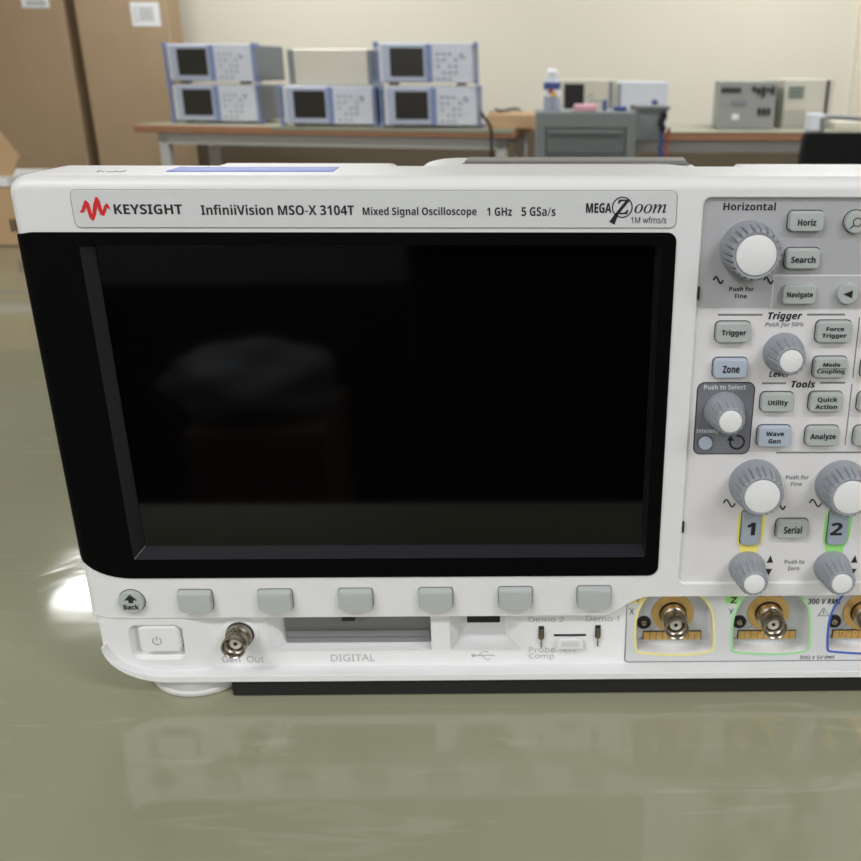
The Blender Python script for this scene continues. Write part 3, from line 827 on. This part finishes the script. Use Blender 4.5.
knob(842.4, 584.2, .0135, .0070, .0054, .0040, 16)

# channel keys in coloured light guides
chan = [('1', 0, 'yellow'), ('2', 1, 'green')]
gx_, gz_ = at(750.5, 529, PYs)
gx2_ = at(837, 529, PYs)[0]
for s, k, c_ in chan:
    X = gx_ if k == 0 else gx2_
    zt_ = at(750, 505, PYs)[1]; zb_ = at(750, 545, PYs)[1]; ze = at(750, 556, PYs)[1]
    og = [(X-.0033, ze), (X+.0033, ze), (X+.0034, zb_-.0004), (X+.0052, zb_+.0018), (X+.0054, zt_), (X-.0050, zt_), (X-.0052, zb_+.0018), (X-.0034, zb_-.0004)]
    og = chaikin(og, 2)
    lg = plate('channel_light', og, PYs-.0002, PYs, c_, osc); lg['label'] = {'yellow': 'yellow light guide', 'green': 'green light guide'}[c_]
    ok_ = rr(X-.0038, X+.0038, zb_+.0006, at(750, 510, PYs)[1], rs=(.0016, .0016, .0012, .0012), seg=4)
    bt = button(ok_, PYs-.0002, .0016, 'chankey', b=.0006)
    yk = PYs-.0018; lx, lz = at(751 if k == 0 else 836.6, 529, yk)
    wd_ = .0021 if k == 0 else .0029
    text('legend', s, lx-wd_*.8, lx+wd_*.8, lz-.0027, lz+.0027, yk, 'ink', bt, bold=.04, shear=.1)

PT = PYs-.00012
tpx('lettering', 'Horizontal', 723.5, 202.4, 775.8, 210.4, PT, 'ink', osc, bold=.02)
tpx('lettering', 'Push for\nFine', 729, 286.6, 753.5, 298.2, PT, 'ink', osc, bold=.02)
tpx('lettering', 'Trigger', 768, 311.8, 802, 321.6, PYs, 'ink', osc, bold=.035, shear=.2)
tpx('lettering', 'Push for 50%', 765, 322, 803.5, 327.8, PYs, 'greyink', osc, bold=.02, shear=.2)
tpx('lettering', 'Level', 769, 370.8, 789, 377, PYs, 'ink', osc, bold=.03, shear=.2)
tpx('lettering', 'Tools', 791.3, 380.4, 815.2, 387.6, PYs, 'ink', osc, bold=.035, shear=.2)
tpx('lettering', 'Push to Select', 704, 384.6, 745.8, 389.4, PYs-.0002, 'paleink', osc, bold=.02)
tpx('lettering', 'Intensity', 696.5, 428.6, 719, 434, PYs-.0002, 'paleink', osc, bold=.02)
tpx('lettering', 'Push for\nFine', 785.5, 475, 808.4, 486, PYs, 'greyink', osc, bold=.02)
tpx('lettering', 'Push to\nZero', 784.2, 559.6, 804, 570.2, PYs, 'greyink', osc, bold=.02)
def hline(x0, x1, y, wd=.0007, m='line', Y=None):
    Y = PYs if Y is None else Y
    a, b_ = at(x0, y, Y), at(x1, y, Y)
    strokes('printed_line', [([a, (b_[0], a[1])], wd, False)], Y, m, osc, t=.00006)
hline(718, 762.5, 314.8); hline(807, 845, 314.6); hline(762, 786, 383.2); hline(820, 845, 382.8)
hline(776, 940, 452.6); hline(697, 940, 309.2, .0002, 'plate')
for a, b_ in (((859.6, 317), (852.7, 378)), ((852, 384), (845, 445))):
    strokes('printed_line', [([at(*a, PYs), at(*b_, PYs)], .0004, False)], PYs, 'line', osc, t=.00006)
def wave(x0, x1, yc, amp=3.4, Y=PYs, ph=0):
    pts = [at(x0+(x1-x0)*i/14, yc-amp*math.sin(ph+i/14*2*math.pi), Y) for i in range(15)]
    strokes('sine_mark', [(pts, .0006, False)], Y, 'ink', osc)
wave(713.5, 723, 280, Y=PT); wave(764, 773, 280.2, Y=PT)
wave(723.4, 735, 503.2, 3.6); wave(809.6, 821.2, 503, 3.6); wave(776, 785, 506)
for x in (769.9, 854.2):
    a = at(x, 562, PYs); polys('arrow_mark', [[(a[0]-.0013, a[1]-.0003), (a[0]+.0013, a[1]-.0003), (a[0], a[1]+.0030)]], PYs, 'ink', osc)
    a = at(x-1, 569.5, PYs); polys('arrow_mark', [[(a[0]-.0013, a[1]+.0003), (a[0], a[1]-.0026), (a[0]+.0013, a[1]+.0003)]], PYs, 'ink', osc)

# ---------------------------------------------------------------- behind the camera, mirrored in the dark screen
tag(bbox('low_blocker', (-1.0, -.16, -1.3, -.92, FLOOR, -.03), 'darkblock', None, .004), 'added low black block behind the camera, darkening the left of the screen', 'cabinet')  # unseen block added to darken the left of the screen
tag(bbox('blocker', (-.155, .9, -.96, -.92, FLOOR, .16), 'navy', None, .004), 'added dark navy standing partition behind the camera, mirrored in the right of the screen', 'blocker')  # unseen upright added to darken the right of the screen
tag(bbox('cardboard_box', (-.41, -.24, -.9, -.72, FLOOR, -.17), 'cardedge', None, .003), 'tall brown carton behind the camera, faintly mirrored in the screen', 'box')
bm = bmesh.new()
bmesh.ops.create_icosphere(bm, subdivisions=4, radius=1)
for v in bm.verts:
    c = v.co; k = 1+.13*math.sin(c.x*5+1)*math.cos(c.z*6)+.08*math.sin(c.y*9)
    v.co = (-.345+c.x*.105*k, -.81+c.y*.07*k, max(-.1695, -.135+c.z*.05*k))
tag(link('plastic_bag', bm, 'case', None), 'crumpled grey plastic bag lying on the carton behind the camera', 'bag')

# ---------------------------------------------------------------- behind: boxes
def carton(name, x0, x1, yf, yb, z0, z1, m, label, cat='box', seam=True):
    t = empty(name, ((x0+x1)/2, yf, z0), 0, label, cat)
    hw = (x1-x0)/2
    slab('carton', rr(-hw, hw, 0, z1-z0, .008, 3), 0, yb-yf, .008, m, t, back=True)
    return t, hw
Yb = 4.95
bz = CEIL-.35
x0_ = at(86, 80, Yb)[0]; x1_ = at(176, 80, Yb)[0]
t2, hw2 = carton('cardboard_box', x0_, x1_, Yb, Yb+.2, FLOOR, bz, 'card', 'tall brown cardboard box with barcode label, behind the left end of the wooden table')
lx0, lz1 = at(129.5, 2, Yb); lx1, lz0 = at(161.5, 26.5, Yb)
def rel(x): return x-(x0_+x1_)/2
plb = plate('shipping_label', rr(rel(lx0), rel(lx1), lz0-FLOOR, lz1-FLOOR, 0), -.002, 0, 'paper', t2)
bm = bmesh.new(); hx = rel(lx0); wl = lx1-lx0; zz = lz0-FLOOR; hl = lz1-lz0
for k in range(9): box(bm, hx+wl*(.30+k*.055), hx+wl*(.325+k*.055), -.0025, -.002, zz+hl*.22, zz+hl*.8)
for k in range(4): box(bm, hx+wl*.08, hx+wl*.24, -.0025, -.002, zz+hl*(.2+k*.17), zz+hl*(.25+k*.17))
link('barcode', bm, 'midgrey', plb)
Yl = 4.98
x0_ = at(-60, 80, Yl)[0]; x1_ = at(75, 80, Yl)[0]
t1, hw1 = carton('cardboard_box', x0_, x1_, Yl, Yl+.4, FLOOR, bz+.08, 'card', 'tall brown cardboard box at the far left, partly outside the photo')
lx0, lz1 = at(20, -6, Yl); lx1, lz0 = at(50, 8, Yl)
plb = plate('shipping_label', rr(rel(lx0), rel(lx1), lz0-FLOOR, lz1-FLOOR, 0), -.002, 0, 'paper', t1)
bm = bmesh.new(); hx = rel(lx0); wl = lx1-lx0
for k in range(5): box(bm, hx+wl*(.2+k*.14), hx+wl*(.28+k*.14), -.0025, -.002, lz0-FLOOR+.01, lz0-FLOOR+.035)
link('barcode', bm, 'midgrey', plb)
# small open box on the desk, left
Ys = 1.04
xa, za = at(24, 245, Ys); xb, zb_ = at(-110, 245, Ys)
zt_ = at(5, 186, Ys)[1]
t3 = empty('small_cardboard_box', ((xa+xb)/2, Ys, 0), 0, 'small tan cardboard box with raised flap on the desk at the left', 'box')
hw = (xa-xb)/2
slab('carton', rr(-hw, hw, .0005, zt_, .002, 2), 0, .25, .002, 'card2', t3, back=True)
fx = at(12, 158, Ys)[0]-(xa+xb)/2; fz = at(5, 158, Ys)[1]; fz2 = at(0, 132, Ys)[1]
bm = bmesh.new(); loft(bm, [([(-hw*.9, zt_), (-.004+fx-.02, zt_), (fx, fz), (fx-.022, fz2), (-hw*.9, fz2+.02)], .02), ([(-hw*.9, zt_), (-.004+fx-.02, zt_), (fx, fz), (fx-.022, fz2), (-hw*.9, fz2+.02)], .024)])
link('flap', bm, 'card2', t3)
bm = bmesh.new(); box(bm, -hw*.8, at(9, 180, Ys)[0]-(xa+xb)/2, -.004, .12, zt_, zt_+.012); link('packing_sheet', bm, 'paper', t3)
bm = bmesh.new()
mx_, mz_ = at(15, 226, Ys); mx_ -= (xa+xb)/2
for k in range(3): box(bm, mx_-.006+k*.005, mx_-.003+k*.005, -.0006, 0, mz_-.008, mz_+.010)
link('printed_mark', bm, 'gap', t3)

# ---------------------------------------------------------------- work tables along the wall
def work_table(name, x0, x1, yf, rz, label, sheet, dep=.55, leg_in=.1):
    t = empty(name, (x0, yf, 0), rz, label, 'table', 'work tables along the wall')
    W = x1-x0
    slab('table_top', rr(0, W, -.035, -.002, .004, 3), 0, dep, .003, 'wood', t, back=True)
    bm = bmesh.new(); box(bm, sheet*W, W+.002, -.003, dep, -.002, 0)
    if sheet > 0: box(bm, sheet*W, W+.002, -.004, 0, -.014, 0); box(bm, .0, sheet*W, .01, dep, -.002, 0)
    link('table_sheet', bm, 'sheet', t)
    bm = bmesh.new(); box(bm, leg_in, W-leg_in*.4, .03, .07, -.085, -.035); box(bm, leg_in, W-leg_in*.4, dep-.07, dep-.03, -.085, -.035); link('frame_rail', bm, 'frame', t)
    for lx in (leg_in, W-leg_in*.4-.045):
        for ly in (.03, dep-.075):
            bbox('leg', (lx, lx+.045, ly, ly+.045, FLOOR, -.035), 'frame', t, .004)
    return t
Pa = gp(132, 126.5, 0); Pb = gp(511, 129.5, 0)
rzT = math.atan2(Pb[1]-Pa[1], Pb[0]-Pa[0])
Yt = 4.25; xA, xB = at(133, 126, Yt)[0], at(513, 128, 3.9)[0]
RT = -math.atan2(.35, xB-xA)
work_table('work_table', xA, xA+(xB-xA)/math.cos(RT), Yt, RT, 'long wooden-edged table carrying the five pale blue instruments', .38)
Yr = 3.78; xC = at(560, 130, Yr)[0]; xD = at(990, 130, Yr)[0]
work_table('work_table', xC, xD, Yr, 0, 'wooden-edged table behind the grey cabinet, carrying the grey and beige instruments', 0.0, dep=.7)

# bench instruments
IW, IH, ID = .435, .176, .38
def bench_instrument(label):
    t = empty('bench_analyser', (0, 0, 0), 0, label, 'instrument', 'pale blue bench instruments')
    h = IW/2
    slab('case', rr(-h+.012, h-.012, .012, IH-.006, .006, 3), .02, ID, .004, 'case', t, back=True)
    slab('front_panel', rr(-h+.012, h-.012, .010, IH-.004, .006, 3), 0, .03, .003, 'front', t)
    slab('display_surround', rr(-h+.030, .012, .016, IH-.010, .006, 3), -.006, .003, .002, 'palebump', t)
    plate('display_edge', rr(.0, .024, .012, IH-.008, .001), -.007, .003, 'bluebump', t)
    plate('display', rr(-h+.062, -.010, .036, IH-.024, .002), -.0075, .0, 'lcd', t)
    bm = bmesh.new()
    for i in range(4):
        for j in range(5):
            if (i*3+j*5) % 4 != 1: box(bm, .045+i*.026, .058+i*.026, -.004, .001, .025+j*.025, .034+j*.025)
    link('keypad', bm, 'keyd', t)
    bm = bmesh.new(); lathe(bm, [(-.010, .007), (-.009, .008), (.001, .008)], .155, .125, 20); link('dial', bm, 'keyd', t)
    for s in (-1, 1):
        bm = bmesh.new()
        for z0, z1 in ((.004, .022), (IH-.020, IH)): box(bm, s*h-.008, s*h+.008, -.010, .05, z0, z1)
        box(bm, s*h-.004, s*h+.004, -.008, .01, .021, IH-.021)
        link('corner_bumper', bm, 'bluebump', t)
    for sx in (-.15, .15):
        bbox('foot', (sx-.02, sx+.02, .02, .06, 0, .013), 'gap', t)
    return t
ins0 = bench_instrument('pale blue bench instrument, top of the left pair on the wooden table')
def clone(t):
    c = t.copy(); C.objects.link(c)
    for ch in list(t.children):
        k = ch.copy(); C.objects.link(k); k.parent = c
    return c
Yi = 4.16
spots = [(213, 4.36, IH+.001, -9, 'pale blue bench instrument, top of the left pair on the wooden table'),
         (213.5, 4.36, 0, -9, 'pale blue bench instrument, bottom of the left pair on the wooden table'),
         (327, 4.12, 0, -6, 'pale blue bench instrument standing alone between the two pairs, under the steel box'),
         (427, 4.04, IH+.001, -1, 'pale blue bench instrument, top of the right pair on the wooden table'),
         (430, 4.04, 0, -1, 'pale blue bench instrument, bottom of the right pair on the wooden table')]
for i, (px_, Y, z, rz, lb) in enumerate(spots):
    o_ = ins0 if i == 0 else clone(ins0)
    o_.location = (at(px_, 90, Y)[0], Y, z+.0005); o_.rotation_euler = (0, 0, math.radians(rz)); o_['label'] = lb
# steel box on the middle instrument
Yx = Yi+.0
xa, xb = at(294, 70, Yx)[0], at(368, 70, Yx)[0]
t = empty('steel_box', ((xa+xb)/2, Yx, IH+.0015), 0, 'shiny steel box lying on top of the middle pale blue instrument', 'box')
hw = (xb-xa)/2; hb = at(330, 49, Yx)[1]-IH-.0015
slab('cover', rr(-hw, hw, 0, hb, .004, 3), 0, .34, .004, 'steel', t, back=True)
for s in (-1, 1):
    bm = bmesh.new(); box(bm, s*(hw+.012)-.012, s*(hw+.012)+.012, -.004, .33, 0, hb-.004); link('side_flange', bm, 'case', t)

# tan carton on the table's right end
Yc = 3.98; xa, xb = at(487, 120, Yc)[0], at(537, 120, Yc)[0]
zt_ = at(510, 115, Yc)[1]
t = empty('flat_carton', ((xa+xb)/2, Yc, 0.001), 0, 'flat tan cardboard box on the right end of the table, left of the grey cabinet', 'box')
slab('carton', rr(-(xb-xa)/2, (xb-xa)/2, 0, zt_, .003, 2), 0, .42, .003, 'card2', t, back=True)
bm = bmesh.new(); box(bm, -(xb-xa)/2+.002, (xb-xa)/2-.002, .2, .206, zt_-.004, zt_+.0008); link('lid_seam', bm, 'cardedge', t)
bm = bmesh.new(); cx_, cy_ = (xa+xb)/2-.02, Yc+.2
tube(bm, [(cx_+.06*math.cos(a), cy_+.1*math.sin(a), zt_+.006+.012*abs(math.sin(a*1.5))) for a in [i*2*math.pi/20 for i in range(19)]], .003, 6)
tag(link('wire_loop', bm, 'gap', None), 'thin dark wire loop on top of the flat tan box', 'wire')
bm = bmesh.new(); Yw = 3.84
wp = [(481, 112), (483, 116), (487, 121), (490, 126), (491.5, 133), (491.5, 145), (491, 200)]
tube(bm, [(at(x, y, Yw)[0], Yw, at(x, y, Yw)[1]) for x, y in wp[:-1]] + [(at(491, 145, Yw)[0], Yw, FLOOR+.01)], .007, 8)
tag(link('black_cable', bm, 'gap', None), 'thick dark cable hanging down over the right end of the table edge', 'cable')

# grey drawer cabinet
Yg = 3.42
xa, xb = at(536, 130, Yg)[0], at(636, 130, Yg)[0]; zt_ = at(585, 112, Yg)[1]
t = empty('drawer_cabinet', ((xa+xb)/2, Yg, FLOOR), 0, 'grey metal drawer cabinet standing in front of the tables', 'cabinet')
hw = (xb-xa)/2; Hc = zt_-FLOOR
slab('body', rr(-hw, hw, .03, Hc, .006, 3), .012, .33, .004, 'cab', t, back=True)
bm = bmesh.new(); box(bm, -hw+.001, hw-.001, 0.001, .02, Hc-.0555, Hc-.006); box(bm, -hw, -hw+.035, 0, .02, .03, Hc-.056); box(bm, hw-.035, hw, 0, .02, .03, Hc-.056); link('front_frame', bm, 'cab', t)
zd = Hc-.065; k = 0
while zd > .15:
    d = slab('drawer', rr(-hw+.04, hw-.04, zd-.085, zd, .003, 2), .002, .02, .002, 'cabd', t)
    bm = bmesh.new(); box(bm, -hw+.05, hw-.05, -.004, .004, zd-.012, zd-.004); link('handle', bm, 'cab', d)
    zd -= .105
for sx in (-1, 1):
    for sy in (.05, .28):
        bm = bmesh.new(); tube(bm, [(sx*(hw-.05)-.012, sy, .025), (sx*(hw-.05)+.012, sy, .025)], .025, 16); link('caster', bm, 'gap', t)
# side bin hanging on the cabinet
xe = at(665, 130, Yg+.1)[0]; xm_ = xb+.002
bm = bmesh.new(); zz0, zz1 = at(650, 141, Yg)[1], at(650, 108, Yg)[1]
t = empty('side_bin', (0, 0, 0), 0, 'grey open bin hung on the right side of the drawer cabinet', 'bin')
xo = xe
vs = [(xm_, zz0), (xo-.03, zz0), (xo, zz1), (xm_, zz1)]
loft(bm, [(vs, Yg+.03), (vs, Yg+.25)]); link('bin_body', bm, 'cab', t)
bm = bmesh.new(); loft(bm, [([(xm_, zz1-.006), (xo+.004, zz1-.006), (xo+.006, zz1+.004), (xm_, zz1+.004)], Yg+.024), ([(xm_, zz1-.006), (xo+.004, zz1-.006), (xo+.006, zz1+.004), (xm_, zz1+.004)], Yg+.256)]); link('bin_rim', bm, 'cabd', t)
for (lab, m_, dx, r) in (('dark blue cable hanging beside the grey bin', 'blue', 0, .008), ('red cable hanging beside the grey bin', 'redp', .022, .006), ('black cable bundle hung over the grey bin edge', 'gap', -.004, .014)):
    bm = bmesh.new(); Yc2 = Yg+.0
    top_ = 112 if m_ == 'gap' else 128; bot_ = 132 if m_ == 'gap' else 160
    pts = [(664-(y-112)*.09, y) for y in range(top_, bot_+1, 4)]
    tube(bm, [(at(x, y, Yc2)[0]+dx+.006*math.sin(y*.5), Yc2, at(x, y, Yc2)[1]) for x, y in pts] + ([] if m_ == 'gap' else [(at(657, 160, Yc2)[0]+dx, Yc2, FLOOR+.02)]), r, 8)
    tag(link('hanging_cable', bm, m_, None), lab, 'cable')
# things on the cabinet
zc_ = zt_+.0005
def on_cab(px_, y=.1): return at(px_, 100, Yg+y)[0]
xs_ = on_cab(552)
t = empty('spray_can', (xs_, Yg+.1, zc_), 0, 'white spray can with blue, yellow and red label on the grey cabinet', 'spray can')
ht = at(552, 68, Yg+.1)[1]-zc_
def zlathe(bm, prof, n=28, mi=0, cx=0, cy=0):
    R = [[bm.verts.new((cx+r*math.cos(2*math.pi*i/n), cy+r*math.sin(2*math.pi*i/n), z)) for i in range(n)] for z, r in prof]
    bm.faces.new(R[0]).material_index = mi; bm.faces.new(R[-1]).material_index = mi
    for k in range(len(R)-1):
        for i in range(n): bm.faces.new((R[k][i], R[k][(i+1) % n], R[k+1][(i+1) % n], R[k+1][i])).material_index = mi
bm = bmesh.new(); zlathe(bm, [(0, .031), (.003, .033), (ht*.66, .033), (ht*.72, .026), (ht*.76, .022)]); link('can', bm, 'palebump', t)
bm = bmesh.new(); zlathe(bm, [(ht*.5, .0335), (ht*.66, .0335), (ht*.67, .033)]); link('blue_band', bm, 'blue', t)
bm = bmesh.new(); zlathe(bm, [(ht*.34, .0336), (ht*.5, .0336)]); link('label_band', bm, 'paper', t)
bm = bmesh.new(); box(bm, -.016, .004, -.0345, -.02, ht*.42, ht*.52); link('red_print', bm, 'redp', t)
bm = bmesh.new(); box(bm, -.004, .016, -.0345, -.02, ht*.34, ht*.43); link('yellow_print', bm, 'yel', t)
bm = bmesh.new(); zlathe(bm, [(ht*.72, .022), (ht*.92, .021), (ht*.95, .015), (ht, .012)]); link('cap', bm, 'paper', t)
xs_ = on_cab(586, .03)
tag(bbox('pink_sponge', (on_cab(574.5, .03), on_cab(598, .03), Yg+.03, Yg+.09, zc_, zc_+.026), 'pinkpad', None, .006), 'flat pink sponge pad lying on the grey cabinet', 'sponge')
tag(bbox('blue_clip', (on_cab(603, .08), on_cab(607, .08), Yg+.08, Yg+.1, zc_, zc_+.04), 'blue', None, .003), 'small upright blue item beside the pink sponge pad', 'clip')
tag(bbox('blue_pouch', (on_cab(614, .08), on_cab(627, .08), Yg+.06, Yg+.12, zc_, zc_+.018), 'blue', None, .006), 'small flat blue pouch near the cabinet right edge', 'pouch')
# instruments behind the cabinet
def panel_box(name, x0, x1, ytop, Y, dep, m, label, cat='instrument'):
    a, b_ = at(x0, 100, Y)[0], at(x1, 100, Y)[0]; h = at((x0+x1)/2, ytop, Y)[1]-.001
    t = empty(name, ((a+b_)/2, Y, .001), 0, label, cat); hw = (b_-a)/2
    slab('case', rr(-hw, hw, 0, h, .004, 3), 0, dep, .003, m, t, back=True)
    return t, hw, h
Y1 = 3.98
t, hw, h = panel_box('display_instrument', 562, 617, 80, Y1, .35, 'beige', 'pale instrument with square black screen behind the spray can')
plate('display', rr(-hw+.01, -hw+.095, h*.28, h*.92, .002), -.004, .001, 'blackplug', t)
plate('side_bar', rr(hw-.035, hw-.022, .01, h-.005, .001), -.004, .001, 'case', t)
bm = bmesh.new(); lathe(bm, [(-.01, .006), (.001, .007)], -hw+.125, h*.72, 16); link('small_knob', bm, 'gold', t)
bm = bmesh.new()
for i in range(4):
    for j in range(3): box(bm, -hw+.12+i*.022, -hw+.132+i*.022, -.003, .001, .05+j*.03, .062+j*.03)
link('keypad', bm, 'keyd', t)
t, hw, h = panel_box('white_instrument', 617.5, 668, 82, Y1-.02, .33, 'front', 'plain pale blue-white cabinet instrument with blue badge behind the grey bin')
plate('badge', rr(hw-.07, hw-.045, h*.5, h*.62, .002), -.003, .001, 'blue', t)
plate('edge_strip', rr(-hw+.002, -hw+.012, .01, h-.006, .001), -.003, .001, 'case', t)
# instruments on the right table
Y2 = 3.98
t, hw, h = panel_box('grey_instrument', 719, 775, 81.5, Y2, .4, 'midgrey', 'mid-grey instrument with rows of small connectors, left of the beige one')
bm = bmesh.new()
for i in range(5): box(bm, -hw+.012+i*.017, -hw+.024+i*.017, -.006, .001, h-.045, h-.025)
for i in range(5): box(bm, .02+i*.02, .034+i*.02, -.006, .001, h-.04-.012*(i % 3), h-.02-.006*(i % 2))
for i in range(3): box(bm, .05+i*.02, .063+i*.02, -.006, .001, h*.3, h*.45)
link('connector_row', bm, 'gap', t)
bm = bmesh.new(); box(bm, -.07, 0.0, -.004, .001, h*.5, h*.6); link('vent', bm, 'case', t)
plate('rating_label', rr(-.06, -.03, h*.2, h*.32, .001), -.002, .001, 'paper', t)
t.rotation_euler.z = math.radians(-8)
t, hw, h = panel_box('beige_instrument', 784, 833, 79.5, Y2+.08, .4, 'beige', 'beige instrument with green-grey keypad, right of the mid-grey one')
bm = bmesh.new()
for i in range(5):
    for j in range(3): box(bm, -hw+.018+i*.014, -hw+.029+i*.014, -.005, .001, h*.62+j*.018, h*.62+.013+j*.018)
link('keypad', bm, 'dkgreen', t)
bm = bmesh.new()
for i in range(5):
    for j in range(4): box(bm, -hw+.008+i*.02, -hw+.016+i*.02, -.004, .001, h*.06+j*.018, h*.06+.008+j*.018)
link('connector_row', bm, 'case', t)
plate('dark_edge', rr(hw-.035, hw-.024, .004, h-.002, .001), -.01, .001, 'gap', t)
# black chair at the right
Yh = 3.1
t = empty('office_chair', (at(850, 140, Yh)[0], Yh, FLOOR), 0, 'black fabric office chair at the right edge, in front of the table', 'chair')
ztc = at(840, 132.5, Yh)[1]-FLOOR; xl = at(806, 132, Yh)[0]-at(850, 140, Yh)[0]; xl2 = at(800, 165, Yh)[0]-at(850, 140, Yh)[0]
bo_ = [(xl2-.02, ztc-.42), (.30, ztc-.42), (.27, ztc-.02), (.25, ztc), (xl+.01, ztc), (xl, ztc-.012)]
slab('backrest', bo_, 0, .05, .006, 'fabric', t, back=True)
slab('seat', rr(-.22, .24, ztc-.50, ztc-.43, .02, 4), -.44, .06, .015, 'fabric', t, back=True)
bm = bmesh.new(); zlathe(bm, [(.06, .03), (ztc-.5, .025)], 16, 0, 0, -.2); link('gas_column', bm, 'gap', t)
for k in range(5):
    a = 2*math.pi*k/5; bm = bmesh.new(); tube(bm, [(0, -.2, .09), (.28*math.cos(a), -.2+.28*math.sin(a), .06)], .02, 8); link('leg', bm, 'gap', t)
    bm = bmesh.new(); tube(bm, [(.28*math.cos(a)-.015, -.2+.28*math.sin(a), .028), (.28*math.cos(a)+.015, -.2+.28*math.sin(a), .028)], .028, 14); link('caster', bm, 'gap', t)
bm = bmesh.new(); cxh = at(850, 140, Yh)[0]
q1 = at(824, 119, Yh); q2 = at(870, 119.5, Yh); q3 = at(824, 132, Yh)
tube(bm, [(q3[0]-cxh, .02, ztc-.02), (q1[0]-cxh, .02, q1[1]-FLOOR), (q1[0]-cxh+.02, .02, q1[1]-FLOOR+.008), (q2[0]-cxh, .02, q2[1]-FLOOR), (q2[0]-cxh+.05, .02, ztc-.05)], .009, 8); link('back_rail', bm, 'midgrey', t)
# small pale items on the table behind the chair
Yp = 3.85
a, b_ = at(810, 120, Yp)[0], at(826, 120, Yp)[0]
t = tag(bbox('white_adapter', (a, b_, Yp, Yp+.08, .001, at(818, 114, Yp)[1]), 'front', None, .006), 'small white plastic block in front of the beige instrument', 'adapter')
a, b_ = at(836, 120, Yp+.1)[0], at(872, 120, Yp+.1)[0]
tag(bbox('white_folder', (a, b_, Yp+.1, Yp+.3, .001, at(850, 122, Yp+.1)[1]), 'beige', None, .003), 'low pale stack of paper on the table behind the black chair', 'papers')
